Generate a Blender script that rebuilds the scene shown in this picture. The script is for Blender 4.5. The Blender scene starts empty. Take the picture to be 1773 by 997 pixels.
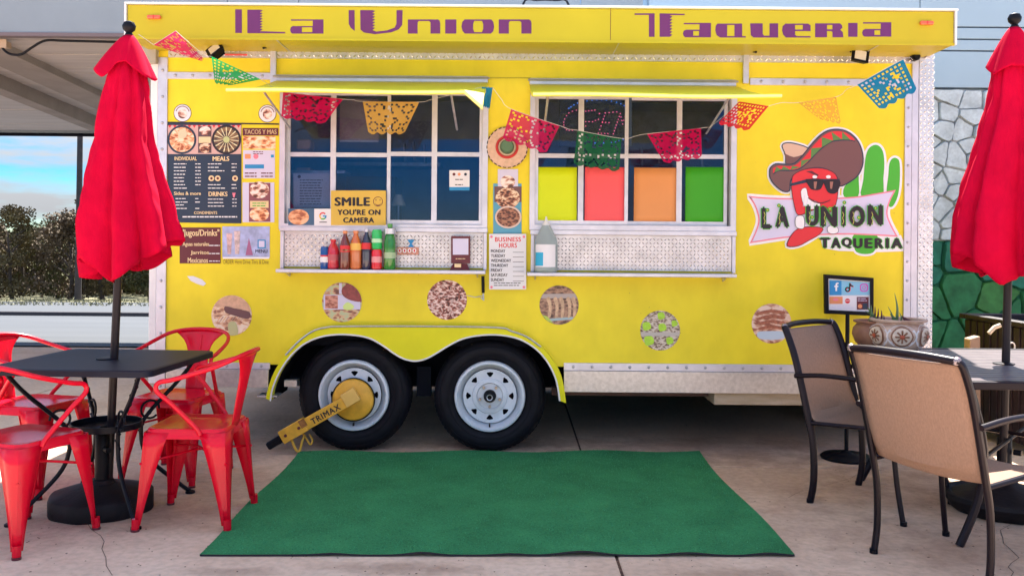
import bpy, math, random
from math import sin, cos, pi, radians, sqrt, atan2
from mathutils import Vector, Matrix
from mathutils.geometry import tessellate_polygon
import mathutils.noise as mnoise
random.seed(7)
SC = bpy.context.scene
COL = SC.collection

# ------------------------------------------------------------------ camera
FPX, CX, CY, EYE, ROLL = 1530.0, 886.5, 425.0, 1.30, 0.0083
cd = bpy.data.cameras.new('camera'); cam = bpy.data.objects.new('camera', cd); COL.objects.link(cam)
cd.sensor_width = 36; cd.lens = FPX / 1773 * 36
cd.shift_y = -(498.5 - CY) / 1773
cd.clip_start = 0.05; cd.clip_end = 3000
cam.matrix_world = Matrix(((cos(ROLL), -sin(ROLL), 0, 0), (0, 0, -1, 0), (sin(ROLL), cos(ROLL), 0, EYE), (0, 0, 0, 1)))
SC.camera = cam
# ------------------------------------------------------------------ light
SUN_EL, SUN_AZ = radians(56), radians(16)
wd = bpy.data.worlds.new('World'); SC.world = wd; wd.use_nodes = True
nt = wd.node_tree; nt.nodes.clear()
def wn(t, **k):
    n = nt.nodes.new(t)
    for a, b in k.items(): setattr(n, a, b)
    return n
sky = wn('ShaderNodeTexSky', sky_type='NISHITA'); sky.sun_disc = False
sky.sun_elevation = SUN_EL; sky.sun_rotation = SUN_AZ; sky.altitude = 0; sky.air_density = 0.75; sky.dust_density = 0.0; sky.ozone_density = 3.0
hsv = wn('ShaderNodeHueSaturation'); hsv.inputs['Saturation'].default_value = 1.9; hsv.inputs['Value'].default_value = 1.15
nt.links.new(sky.outputs[0], hsv.inputs['Color'])
tc = wn('ShaderNodeTexCoord'); mp = wn('ShaderNodeMapping'); mp.inputs['Scale'].default_value = (1, 1, 5.0); mp.inputs['Location'].default_value = (2.3, .7, .4)
nt.links.new(tc.outputs['Generated'], mp.inputs[0])
nz = wn('ShaderNodeTexNoise'); nz.inputs['Scale'].default_value = 3.4; nz.inputs['Detail'].default_value = 9; nz.inputs['Roughness'].default_value = .55
nt.links.new(mp.outputs[0], nz.inputs['Vector'])
rp = wn('ShaderNodeValToRGB'); rp.color_ramp.elements[0].position = .43; rp.color_ramp.elements[1].position = .58
nt.links.new(nz.outputs[0], rp.inputs[0])
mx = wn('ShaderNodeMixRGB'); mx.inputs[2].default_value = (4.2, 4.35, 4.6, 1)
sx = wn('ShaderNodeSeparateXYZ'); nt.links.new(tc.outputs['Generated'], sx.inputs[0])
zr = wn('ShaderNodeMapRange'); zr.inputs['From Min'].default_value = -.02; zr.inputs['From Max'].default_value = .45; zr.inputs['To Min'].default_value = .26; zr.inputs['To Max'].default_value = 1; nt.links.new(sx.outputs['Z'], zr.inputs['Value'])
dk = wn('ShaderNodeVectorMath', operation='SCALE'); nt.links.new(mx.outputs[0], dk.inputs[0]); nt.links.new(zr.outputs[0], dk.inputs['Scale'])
nt.links.new(rp.outputs[0], mx.inputs[0]); nt.links.new(hsv.outputs[0], mx.inputs[1])
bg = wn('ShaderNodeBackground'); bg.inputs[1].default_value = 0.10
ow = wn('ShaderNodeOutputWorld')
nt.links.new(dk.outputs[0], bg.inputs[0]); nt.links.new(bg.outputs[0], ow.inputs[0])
ld = bpy.data.lights.new('sun', 'SUN'); ld.energy = 5.0; ld.angle = radians(.55); ld.color = (1, .95, .86)
lo = bpy.data.objects.new('sun', ld); COL.objects.link(lo)
sd = Vector((sin(SUN_AZ) * cos(SUN_EL), cos(SUN_AZ) * cos(SUN_EL), sin(SUN_EL)))
lo.rotation_euler = sd.to_track_quat('Z', 'Y').to_euler(); lo.location = sd * 30
SC.view_settings.view_transform = 'Standard'; SC.view_settings.look = 'None'
SC.view_settings.exposure = 2.0; SC.view_settings.gamma = 1
SC.cycles.max_bounces = 8; SC.cycles.diffuse_bounces = 4; SC.cycles.glossy_bounces = 3; SC.cycles.transparent_max_bounces = 10

# ------------------------------------------------------------------ helpers
def W(px, py, Y):
    dx, dy = px - CX, py - CY
    u = dx * cos(ROLL) + dy * sin(ROLL); v = -dx * sin(ROLL) + dy * cos(ROLL)
    return (u * Y / FPX, Y, EYE - v * Y / FPX)
def M(name, col, rough=.6, metal=0, var=0.0, vscale=4, bump=0.0, bscale=60, spec=.5, coat=0, col2=None, sp=None, lo=.35, hi=.65, detail=6, stretch=None, trans=0, ior=1.45, emis=0, back=0):
    m = bpy.data.materials.new(name); m.use_nodes = True
    n = m.node_tree; b = n.nodes['Principled BSDF']; L = n.links
    b.inputs['Base Color'].default_value = (*col, 1); b.inputs['Roughness'].default_value = rough; b.inputs['Metallic'].default_value = metal
    b.inputs['Specular IOR Level'].default_value = spec; b.inputs['Coat Weight'].default_value = coat
    b.inputs['Transmission Weight'].default_value = trans; b.inputs['IOR'].default_value = ior
    if emis: b.inputs['Emission Color'].default_value = (*col, 1); b.inputs['Emission Strength'].default_value = emis
    t = n.nodes.new('ShaderNodeTexCoord'); vec = t.outputs['Object']
    if stretch:
        q = n.nodes.new('ShaderNodeMapping'); q.inputs['Scale'].default_value = stretch; L.new(vec, q.inputs[0]); vec = q.outputs[0]
    if var or col2:
        z = n.nodes.new('ShaderNodeTexNoise'); z.inputs['Scale'].default_value = vscale; z.inputs['Detail'].default_value = detail; z.inputs['Roughness'].default_value = .6
        L.new(vec, z.inputs['Vector'])
        r = n.nodes.new('ShaderNodeValToRGB'); r.color_ramp.elements[0].position = lo; r.color_ramp.elements[1].position = hi
        c2 = col2 or tuple(c * (1 - var) for c in col)
        r.color_ramp.elements[0].color = (*c2, 1); r.color_ramp.elements[1].color = (*(col if col2 else tuple(min(1, c * (1 + var * .4)) for c in col)), 1)
        L.new(z.outputs[0], r.inputs[0]); L.new(r.outputs[0], b.inputs['Base Color'])
    if sp:
        z = n.nodes.new('ShaderNodeTexNoise'); z.inputs['Scale'].default_value = sp[0]; z.inputs['Detail'].default_value = 8; L.new(t.outputs['Object'], z.inputs['Vector'])
        r2 = n.nodes.new('ShaderNodeMapRange'); r2.inputs['From Min'].default_value = .35; r2.inputs['From Max'].default_value = .6; r2.inputs['To Min'].default_value = 1 - sp[1]; r2.inputs['To Max'].default_value = 1; L.new(z.outputs[0], r2.inputs['Value'])
        sc_ = n.nodes.new('ShaderNodeVectorMath'); sc_.operation = 'SCALE'; L.new(r.outputs[0], sc_.inputs[0]); L.new(r2.outputs[0], sc_.inputs['Scale']); L.new(sc_.outputs[0], b.inputs['Base Color'])
    if bump:
        z = n.nodes.new('ShaderNodeTexNoise'); z.inputs['Scale'].default_value = bscale; z.inputs['Detail'].default_value = 5
        L.new(vec, z.inputs['Vector'])
        bp = n.nodes.new('ShaderNodeBump'); bp.inputs['Strength'].default_value = bump; bp.inputs['Distance'].default_value = .01
        L.new(z.outputs[0], bp.inputs['Height']); L.new(bp.outputs[0], b.inputs['Normal'])
    return m
def food(name, cols, scale=40, seed=0):
    m = bpy.data.materials.new(name); m.use_nodes = True
    n = m.node_tree; b = n.nodes['Principled BSDF']; L = n.links; b.inputs['Roughness'].default_value = .45
    t = n.nodes.new('ShaderNodeTexCoord'); q = n.nodes.new('ShaderNodeMapping'); q.inputs['Location'].default_value = (seed, seed * 2, 0); q.inputs['Rotation'].default_value = (0, seed, 0)
    q.inputs['Scale'].default_value = (1, 1, 1.9)
    nz = n.nodes.new('ShaderNodeTexNoise'); nz.inputs['Scale'].default_value = scale * .7; nz.inputs['Detail'].default_value = 8; nz.inputs['Distortion'].default_value = 1.2
    vo = n.nodes.new('ShaderNodeTexVoronoi'); vo.inputs['Scale'].default_value = scale * .7
    L.new(t.outputs['Object'], q.inputs[0]); L.new(q.outputs[0], nz.inputs['Vector']); L.new(q.outputs[0], vo.inputs['Vector'])
    mm = n.nodes.new('ShaderNodeMath'); mm.operation = 'MULTIPLY_ADD'; mm.inputs[1].default_value = .55
    L.new(vo.outputs['Distance'], mm.inputs[0])
    m2 = n.nodes.new('ShaderNodeMath'); m2.operation = 'MULTIPLY'; m2.inputs[1].default_value = .85; L.new(nz.outputs[0], m2.inputs[0]); L.new(m2.outputs[0], mm.inputs[2])
    r = n.nodes.new('ShaderNodeValToRGB'); e = r.color_ramp.elements
    ps = [.54 + .28 * i / (len(cols) - 1) for i in range(len(cols))]
    e[0].position = ps[0]; e[0].color = (*cols[0], 1); e[1].position = ps[-1]; e[1].color = (*cols[-1], 1)
    for i in range(1, len(cols) - 1):
        x = e.new(ps[i]); x.color = (*cols[i], 1)
    L.new(mm.outputs[0], r.inputs[0]); L.new(r.outputs[0], b.inputs['Base Color'])
    return m
class B:
    def __init__(s): s.v = []; s.f = []
    def add(s, vs, fs):
        k = len(s.v); s.v += [tuple(p) for p in vs]; s.f += [tuple(i + k for i in f) for f in fs]; return s
    def box(s, x0, x1, y0, y1, z0, z1):
        return s.add([(x0,y0,z0),(x1,y0,z0),(x1,y1,z0),(x0,y1,z0),(x0,y0,z1),(x1,y0,z1),(x1,y1,z1),(x0,y1,z1)],
                     [(0,3,2,1),(4,5,6,7),(0,1,5,4),(1,2,6,5),(2,3,7,6),(3,0,4,7)])
    def hexa(s, lo_, hi_):
        return s.add(list(lo_) + list(hi_), [(0,3,2,1),(4,5,6,7),(0,1,5,4),(1,2,6,5),(2,3,7,6),(3,0,4,7)])
    def tube(s, path, r, n=8, closed=False, flat=1.0):
        path = [Vector(p) for p in path]; N = len(path); rs = r if isinstance(r, (list, tuple)) else [r] * N
        vs = []; prev = None
        for i, p in enumerate(path):
            a = path[i - 1] if (i > 0 or closed) else p; b = path[(i + 1) % N] if (i < N - 1 or closed) else p
            t = (b - a).normalized()
            if prev is None: u = t.orthogonal().normalized() if abs(t.z) > .95 else Vector((0, 0, 1)).cross(t).normalized()
            else: u = (prev - t * prev.dot(t)).normalized()
            prev = u; w = t.cross(u)
            for k in range(n):
                a_ = 2 * pi * k / n; vs.append(p + (u * cos(a_) + w * sin(a_) * flat) * rs[i])
        fs = []
        for i in range(N if closed else N - 1):
            j = (i + 1) % N
            for k in range(n): fs.append((i * n + k, i * n + (k + 1) % n, j * n + (k + 1) % n, j * n + k))
        if not closed: fs += [tuple(range(n))[::-1], tuple(range((N - 1) * n, N * n))]
        return s.add(vs, fs)
    def lathe(s, prof, c=(0, 0, 0), axis='z', n=32, cap=True):
        vs = []
        for r, h in prof:
            for k in range(n):
                a = 2 * pi * k / n
                if axis == 'z': vs.append((c[0] + r * cos(a), c[1] + r * sin(a), c[2] + h))
                else: vs.append((c[0] + r * cos(a), c[1] + h, c[2] + r * sin(a)))
        fs = []; m = len(prof)
        for i in range(m - 1):
            for k in range(n):
                q = (i * n + k, i * n + (k + 1) % n, (i + 1) * n + (k + 1) % n, (i + 1) * n + k)
                fs.append(q if axis == 'z' else q[::-1])
        if cap:
            fs.append(tuple(range(n))[::-1] if axis == 'z' else tuple(range(n))); q = tuple(range((m - 1) * n, m * n)); fs.append(q if axis == 'z' else q[::-1])
        return s.add(vs, fs)
    def plate(s, outer, holes, y0, y1=None):
        """outer/holes: (x, z) rings; front face at y0 (towards the camera), back at y1"""
        rings = [list(outer)] + [list(h) for h in holes]
        tri = tessellate_polygon([[Vector((x, z, 0)) for x, z in r] for r in rings])
        flat = [p for r in rings for p in r]; n = len(flat)
        vs = [(x, y0, z) for x, z in flat]; fs = []
        for t in tri:
            a, b, c = (flat[i] for i in t)
            cr = (b[0]-a[0])*(c[1]-a[1]) - (b[1]-a[1])*(c[0]-a[0])
            fs.append(tuple(t) if cr > 0 else tuple(t)[::-1])
        if y1 is not None:
            vs += [(x, y1, z) for x, z in flat]; fs += [tuple(i + n for i in f[::-1]) for f in fs[:]]
            k = 0
            for r in rings:
                for i in range(len(r)):
                    a, b = k + i, k + (i + 1) % len(r); fs.append((a, b, b + n, a + n))
                k += len(r)
        return s.add(vs, fs)
ROOT = {}
def props(o, label=None, cat=None, group=None, kind=None):
    if label: o['label'] = label
    if cat: o['category'] = cat
    if group: o['group'] = group
    if kind: o['kind'] = kind
    return o
def thing(name, label, cat, loc=(0, 0, 0), rz=0, group=None, kind=None):
    o = bpy.data.objects.new(name, None); COL.objects.link(o); o.empty_display_size = .1
    o.location = loc; o.rotation_euler = (0, 0, rz); ROOT[o.name] = Vector(loc)
    return props(o, label, cat, group, kind)
def O(name, b, mat, parent=None, local=False, smooth=False, bevel=0, label=None, cat=None, group=None, kind=None, solid=0, recalc=False):
    me = bpy.data.meshes.new(name); 
    off = Vector((0, 0, 0))
    if not local:
        if parent is not None:
            q = parent
            while q.parent is not None: q = q.parent
            off = ROOT[q.name]
        elif kind != 'structure' or cat:
            xs = [p[0] for p in b.v]; ys = [p[1] for p in b.v]; zs = [p[2] for p in b.v]
            off = Vector(((min(xs) + max(xs)) / 2, (min(ys) + max(ys)) / 2, min(zs)))
    me.from_pydata([(p[0] - off.x, p[1] - off.y, p[2] - off.z) for p in b.v], [], b.f)
    me.materials.append(mat)
    if recalc:
        import bmesh
        bm = bmesh.new(); bm.from_mesh(me); bmesh.ops.recalc_face_normals(bm, faces=bm.faces); bm.to_mesh(me); bm.free()
    o = bpy.data.objects.new(name, me); COL.objects.link(o)
    if parent is not None: o.parent = parent
    else: o.location = off; ROOT[o.name] = off.copy()
    if smooth:
        for p in me.polygons: p.use_smooth = True
        if smooth != 'all':
            try: me.set_sharp_from_angle(angle=radians(38))
            except Exception: pass
    if bevel:
        md = o.modifiers.new('bevel', 'BEVEL'); md.width = bevel; md.segments = 2; md.limit_method = 'ANGLE'
    if solid:
        md = o.modifiers.new('solid', 'SOLIDIFY'); md.thickness = solid; md.offset = 0
    return props(o, label, cat, group, kind)
def copy_tree(o, parent=None):
    c = o.copy(); COL.objects.link(c); c.parent = parent
    for ch in list(o.children): copy_tree(ch, c)
    return c
def cr(pts, n=6, closed=True):
    """Catmull-Rom through points"""
    P = [Vector(p) for p in pts]; N = len(P); out = []
    for i in range(N if closed else N - 1):
        if closed: a, b, c, d = P[i-1], P[i], P[(i+1) % N], P[(i+2) % N]
        else: a, b, c, d = P[max(i-1, 0)], P[i], P[i+1], P[min(i+2, N-1)]
        for k in range(n):
            t = k / n
            out.append(.5 * ((2*b) + (c-a)*t + (2*a-5*b+4*c-d)*t*t + (3*b-a-3*c+d)*t*t*t))
    if not closed: out.append(P[-1])
    return [tuple(p) for p in out]
def circ(cx, cy, rx, ry=None, n=28, a0=0, a1=2 * pi):
    ry = ry or rx
    full = abs(a1 - a0 - 2 * pi) < 1e-6
    return [(cx + rx * cos(a0 + (a1 - a0) * k / (n if full else n - 1)), cy + ry * sin(a0 + (a1 - a0) * k / (n if full else n - 1))) for k in range(n)]
def rect(x0, y0, x1, y1): return [(x0, y0), (x1, y0), (x1, y1), (x0, y1)]
def offp(pts, d):
    ar = sum(pts[i-1][0]*pts[i][1] - pts[i][0]*pts[i-1][1] for i in range(len(pts))); sg = 1 if ar > 0 else -1
    out = []; N = len(pts)
    for i in range(N):
        a, b = Vector(pts[i-1][:2]), Vector(pts[(i+1) % N][:2]); t = (b - a)
        if t.length < 1e-6: out.append(pts[i]); continue
        t.normalize(); out.append((pts[i][0] + t.y * d * sg, pts[i][1] - t.x * d * sg))
    return out
def pxs(pts, Y):
    r = []
    for x, y in pts:
        p = W(x, y, Y); r.append((p[0], p[2]))
    return r
def tmesh(s, bold=0.0, shear=0.0, sp=1.0, lsp=1.0, align='CENTER'):
    c = bpy.data.curves.new('t', 'FONT'); c.body = s; c.offset = bold; c.shear = shear; c.space_character = sp; c.space_line = lsp; c.align_x = align; c.resolution_u = 3
    o = bpy.data.objects.new('t', c); COL.objects.link(o)
    me = bpy.data.meshes.new_from_object(o)
    vs = [tuple(v.co) for v in me.vertices]; fs = [tuple(p.vertices) for p in me.polygons]
    bpy.data.objects.remove(o); bpy.data.curves.remove(c); bpy.data.meshes.remove(me)
    return vs, fs
def text(bld, s, x0, y0, x1, y1, Y, map=None, **k):
    """text stretched to fill the pixel box x0..x1, y0..y1 on the plane at distance Y"""
    bold = k.pop('bold', 0); vs, fs = tmesh(s, **k)
    if not vs: return bld
    sh = bold * 1.0; n0 = len(vs)
    if sh:
        base = list(vs); bf = list(fs); vs = []; fs = []
        for q, (ax_, ay_) in enumerate(((-1, 0), (1, 0), (0, .5), (0, -.5), (-.5, 0), (.5, 0))):
            fs += [tuple(i + len(vs) for i in f) for f in bf]; vs += [(v[0] + ax_ * sh, v[1] + ay_ * sh, q) for v in base]
    ax, bx = min(v[0] for v in vs), max(v[0] for v in vs); ay, by = min(v[1] for v in vs), max(v[1] for v in vs)
    out = []
    for v in vs:
        px = x0 + (v[0] - ax) / (bx - ax) * (x1 - x0); py = y1 - (v[1] - ay) / (by - ay) * (y1 - y0)
        p = W(px, py, Y); out.append((p[0], p[1] - v[2] * .00006, p[2]))
    return bld.add(out, fs)
F = 5.54           # trailer face distance
LY = .0016         # step between stickers
def decal(name, pts, mat, parent, lay=1, holes=(), Y=None, **k):
    Y = (Y if Y is not None else F) - lay * LY
    return O(name, B().plate(pxs(pts, Y), [pxs(h, Y) for h in holes], Y), mat, parent, **k)

# ------------------------------------------------------------------ materials
YEL = (.74, .55, .045)
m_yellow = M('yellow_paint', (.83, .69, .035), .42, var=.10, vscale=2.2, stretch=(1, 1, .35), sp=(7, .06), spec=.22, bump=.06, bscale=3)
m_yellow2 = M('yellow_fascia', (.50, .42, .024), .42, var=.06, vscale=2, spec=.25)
m_lime = M('yellow_fender', (.72, .68, .01), .4, var=.06, vscale=5, spec=.25)
m_awn = M('yellow_awning', (.80, .72, .04), .45, var=.08, vscale=4, spec=.3)
m_alu = M('aluminium', (.62, .62, .66), .38, .75, var=.18, vscale=14, bump=.08, bscale=90)
m_alu2 = M('aluminium_trim', (.60, .60, .68), .42, .55, var=.12, vscale=9)
m_tread = M('tread_plate', (.82, .80, .80), .22, .9, var=.15, vscale=16)
m_galv = M('galvanised', (.56, .54, .53), .38, .6, var=.16, vscale=40)
m_white = M('white_paint', (.75, .75, .76), .5, var=.08)
m_rivet = M('rivet', (.42, .42, .46), .4, .6)
m_dark = M('dark_interior', (.045, .05, .065), .7, var=.3)
m_under = M('underbody', (.006, .007, .012), .9, spec=.1)
m_purple = M('purple_vinyl', (.13, .018, .13), .5, var=.1)
m_black = M('black_plastic', (.004, .0045, .009), .45, var=.2, spec=.2)
m_blackm = M('black_metal', (.004, .0055, .012), .42, var=.3, bump=.1, spec=.22)
m_tyre = M('tyre_rubber', (.006, .006, .011), .6, spec=.22, var=.35, vscale=12, bump=.25, bscale=40)
m_rim = M('rim_white', (.60, .66, .74), .35, var=.12, vscale=12)
m_lock = M('lock_yellow', (.80, .42, .04), .42, var=.2, vscale=16)
m_red = M('red_paint', (.66, .002, .022), .24, spec=.38, var=.06, vscale=5)
m_fab = M('red_fabric', (.50, .002, .030), .85, var=.12, vscale=8, bump=.12, bscale=240, spec=.05)
m_sling = M('sling_mesh', (.28, .18, .132), .8, spec=.15, var=.12, vscale=150, bump=.25, bscale=260, stretch=(1, 1, .3))
m_brown = M('brown_frame', (.010, .0055, .010), .4, var=.2, spec=.25)
m_green = M('turf', (.062, .31, .122), .95, spec=.1, var=.22, vscale=3.5, sp=(90, .25), bump=.8, bscale=420, detail=10)
m_paper = M('paper_white', (.74, .74, .78), .6)
m_lav = M('print_lavender', (.62, .60, .78), .5)
m_navy = M('print_navy', (.015, .035, .07), .5)
m_maroon = M('print_maroon', (.12, .018, .03), .5)
m_black2 = M('print_black', (.015, .012, .02), .5)
m_cream = M('print_cream', (.78, .60, .34), .5)
m_pred = M('print_red', (.68, .03, .04), .5)
m_porg = M('print_orange', (.75, .28, .12), .5)
m_pgrn = M('print_green', (.06, .42, .03), .5)
m_pblue = M('print_blue', (.02, .25, .55), .5)
m_pwhite = M('print_white', (.80, .80, .82), .5)
m_ppink = M('print_pink', (.80, .22, .30), .5)
m_hatb = M('print_hat_brown', (.16, .075, .075), .5)
m_conc = M('concrete', (.78, .575, .43), .85, spec=.1, sp=(30, .14), col2=(.58, .385, .27), vscale=1.1, lo=.3, hi=.7, detail=12, bump=.35, bscale=45)
m_wood = M('plywood', (.52, .42, .31), .7, col2=(.42, .33, .22), vscale=7, stretch=(1, 1, 5))
def glass():
    m = bpy.data.materials.new('window_glass'); m.use_nodes = True; n = m.node_tree; L = n.links; n.nodes.remove(n.nodes['Principled BSDF'])
    t = n.nodes.new('ShaderNodeBsdfTransparent'); t.inputs[0].default_value = (.80, .85, .95, 1)
    g = n.nodes.new('ShaderNodeBsdfGlossy'); g.inputs['Roughness'].default_value = .03; g.inputs['Color'].default_value = (.6, .72, 1, 1)
    d = n.nodes.new('ShaderNodeBsdfDiffuse'); d.inputs[0].default_value = (.012, .028, .070, 1); y = n.nodes.new('ShaderNodeMixShader'); y.inputs[0].default_value = .22; L.new(t.outputs[0], y.inputs[1]); L.new(d.outputs[0], y.inputs[2])
    f = n.nodes.new('ShaderNodeFresnel'); f.inputs[0].default_value = 1.5
    x = n.nodes.new('ShaderNodeMixShader'); L.new(f.outputs[0], x.inputs[0]); L.new(y.outputs[0], x.inputs[1]); L.new(g.outputs[0], x.inputs[2])
    L.new(x.outputs[0], n.nodes['Material Output'].inputs[0]); return m
m_glass = glass()
def tint(name, col, alpha=.75, rough=.6, transl=.0):
    """thin coloured sheet that lets some light through"""
    m = bpy.data.materials.new(name); m.use_nodes = True; n = m.node_tree; L = n.links; n.nodes.remove(n.nodes['Principled BSDF'])
    d = n.nodes.new('ShaderNodeBsdfDiffuse'); d.inputs[0].default_value = (*col, 1)
    tr = n.nodes.new('ShaderNodeBsdfTranslucent'); tr.inputs[0].default_value = (*col, 1)
    a = n.nodes.new('ShaderNodeMixShader'); a.inputs[0].default_value = .35; L.new(d.outputs[0], a.inputs[1]); L.new(tr.outputs[0], a.inputs[2])
    t = n.nodes.new('ShaderNodeBsdfTransparent'); t.inputs[0].default_value = tuple(.35 + .65 * c for c in col) + (1,)
    x = n.nodes.new('ShaderNodeMixShader'); x.inputs[0].default_value = alpha; L.new(t.outputs[0], x.inputs[1]); L.new(a.outputs[0], x.inputs[2])
    L.new(x.outputs[0], n.nodes['Material Output'].inputs[0]); return m

# ================================================================== ground
def ground_z(Y): return 0 if Y < 11 else (-(Y - 11) * .0474 if Y < 46 else -1.66)
m_soil = M('pale_paving', (.50, .47, .43), .9, col2=(.40, .37, .34), vscale=.35, bump=.3, bscale=8, detail=10)
b = B(); ys = [-70, 11, 46, 700]
vs = []
for y in ys:
    for x in (-500, 500): vs.append((x, y, ground_z(y) - .02))
b.add(vs, [(0, 1, 3, 2), (2, 3, 5, 4), (4, 5, 7, 6)])
gr = O('ground', b, m_soil, kind='structure')
# concrete slabs with an open joint between them
pav = thing('pavement', None, None, kind='structure')
xs = [-13.05, -8.55, -4.05, .45, 4.95, 9.45]; yy = [-6.3, -.7, 4.9 + .35, 10.9]
xs2 = xs
for i in range(len(xs) - 1):
    for j in range(len(yy) - 1):
        b = B().box(xs[i] + .006, xs[i + 1] - .006, yy[j] + (.004 if j != 1 else .004), yy[j + 1] - .004, -.10, 0)
        O('slab', b, m_conc, pav, bevel=.006)
m_jnt = M('joint_dirt', (.12, .06, .04), .95, var=.5, vscale=30, bump=.5)
O('joint_filler', B().box(-13, 9.4, -6.2, 10.8, -.12, -.006), m_jnt, pav)
# worn brown stains, soaked into the concrete
def stain_mat(seed, col, amt):
    m = bpy.data.materials.new('stain_%d' % seed); m.use_nodes = True; n = m.node_tree; L = n.links; p = n.nodes['Principled BSDF']
    p.inputs['Base Color'].default_value = (*col, 1); p.inputs['Roughness'].default_value = .8; p.inputs['Specular IOR Level'].default_value = .2
    t = n.nodes.new('ShaderNodeTexCoord'); g = n.nodes.new('ShaderNodeVectorMath'); g.operation = 'LENGTH'; mpp = n.nodes.new('ShaderNodeMapping'); mpp.inputs['Location'].default_value = (-1, -1, 0); mpp.inputs['Scale'].default_value = (2, 2, 0)
    L.new(t.outputs['Generated'], mpp.inputs[0]); L.new(mpp.outputs[0], g.inputs[0])
    z = n.nodes.new('ShaderNodeTexNoise'); z.inputs['Scale'].default_value = 7; z.inputs['Detail'].default_value = 9; m2 = n.nodes.new('ShaderNodeMapping'); m2.inputs['Location'].default_value = (seed * 3.1, seed, 0)
    L.new(t.outputs['Object'], m2.inputs[0]); L.new(m2.outputs[0], z.inputs['Vector'])
    s = n.nodes.new('ShaderNodeMath'); s.operation = 'MULTIPLY_ADD'; s.inputs[1].default_value = -.55; L.new(g.outputs['Value'], s.inputs[0]); L.new(z.outputs[0], s.inputs[2])
    r = n.nodes.new('ShaderNodeMapRange'); r.inputs['From Min'].default_value = .02; r.inputs['From Max'].default_value = .38; r.inputs['To Max'].default_value = amt * .30; L.new(s.outputs[0], r.inputs['Value'])
    L.new(r.outputs[0], p.inputs['Alpha']); return m
for i, (x, y, w_, h_, c_, a_) in enumerate([(-.45, 3.55, .5, .10, (.16, .07, .04), .75), (-1.1, 3.5, .25, .07, (.14, .07, .05), .6), (.95, 3.52, .45, .10, (.20, .10, .06), .6), (1.5, 5.0, 1.3, .8, (.24, .10, .07), .55), (1.25, 5.7, 1.8, .5, (.16, .07, .06), .6), (1.3, 4.1, .7, .5, (.25, .13, .09), .45), (2.1, 3.9, .9, .6, (.24, .12, .08), .5), (-1.5, 4.6, .8, .7, (.22, .12, .09), .45), (-2.3, 4.1, 1.0, .6, (.22, .13, .10), .45), (-.9, 5.75, 1.2, .4, (.14, .07, .06), .5), (.1, 5.8, .8, .3, (.06, .04, .035), .6), (-2.2, 6.0, 1.4, 1.2, (.2, .14, .11), .45), (2.6, 4.9, 1.2, .9, (.24, .13, .1), .4)]):
    O('stain', B().add([(x - w_, y - h_, .0006 + i * .00005), (x + w_, y - h_, .0006 + i * .00005), (x + w_, y + h_, .0006 + i * .00005), (x - w_, y + h_, .0006 + i * .00005)], [(0, 1, 2, 3)]), stain_mat(i + 1, c_, a_), pav)
b = B(); r_ = random.Random(21)
for (x, y, dx, dy, n_) in ((-1.55, 3.45, -.05, .09, 9), (1.9, 3.4, .04, .07, 12), (-3.1, 5.0, .09, .04, 16), (1.45, 4.6, .07, .05, 10)):
    P = [(x, y)]
    for k in range(n_): P.append((P[-1][0] + dx + r_.uniform(-.03, .03), P[-1][1] + dy + r_.uniform(-.03, .03)))
    for k in range(n_):
        (ax_, ay_), (bx_, by_) = P[k], P[k+1]; w_ = .0014; b.add([(ax_ - w_, ay_, .0018), (ax_ + w_, ay_, .0018), (bx_ + w_, by_, .0018), (bx_ - w_, by_, .0018)], [(0, 1, 2, 3)])
O('hairline_crack', b, M('crack_dark', (.06, .04, .03), .9), pav, kind='stuff')
# pale lot beyond, kerb line and grass strip
m_lot = M('sunlit_lot', (.068, .072, .08), .9, col2=(.052, .056, .063), vscale=.5, stretch=(.3, 2, 1), detail=10)
b = B().add([(-60, 11, .004), (40, 11, .004), (40, 46, -1.66 + .004), (-60, 46, -1.66 + .004)], [(0, 1, 2, 3)])
O('parking_lot', b, m_lot, kind='structure')
m_asph = M('dark_seam', (.05, .045, .05), .9)
z = ground_z(21.5)
O('kerb', B().hexa([(-40, 21.4, z - .02), (-6, 21.3, z - .02), (-6, 21.55, z - .04), (-40, 21.6, z - .04)], [(-40, 21.4, z + .10), (-6, 21.3, z + .10), (-6, 21.55, z + .10), (-40, 21.6, z + .10)]), m_asph, kind='structure')
m_grass = M('verge_grass', (.20, .19, .11), .95, col2=(.15, .14, .08), vscale=3, bump=.6, bscale=20)
b = B(); 
b.add([(-60, 37, ground_z(37) + .02), (40, 37, ground_z(37) + .02), (40, 46, -1.64), (-60, 46, -1.64), (40, 80, -1.62), (-60, 80, -1.62)], [(0, 1, 2, 3), (3, 2, 4, 5)])
O('grass_verge', b, m_grass, kind='structure')
b = B(); r_ = random.Random(5)
for k in range(5000):
    x = r_.uniform(-40, -8); y = r_.uniform(30.5, 34) if r_.random() < .35 and x > -24 else r_.uniform(36.6, 41); zz = ground_z(y) + .02; a = r_.uniform(0, pi); h = r_.uniform(.04, .13); w = .03
    b.add([(x - w * cos(a), y - w * sin(a), zz), (x + w * cos(a), y + w * sin(a), zz), (x + r_.uniform(-.1, .1), y, zz + h)], [(0, 1, 2)])
O('verge_tufts', b, m_grass, cat='grass', label='sparse dry grass tufts along the far edge of the pale lot', kind='stuff')
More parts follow.
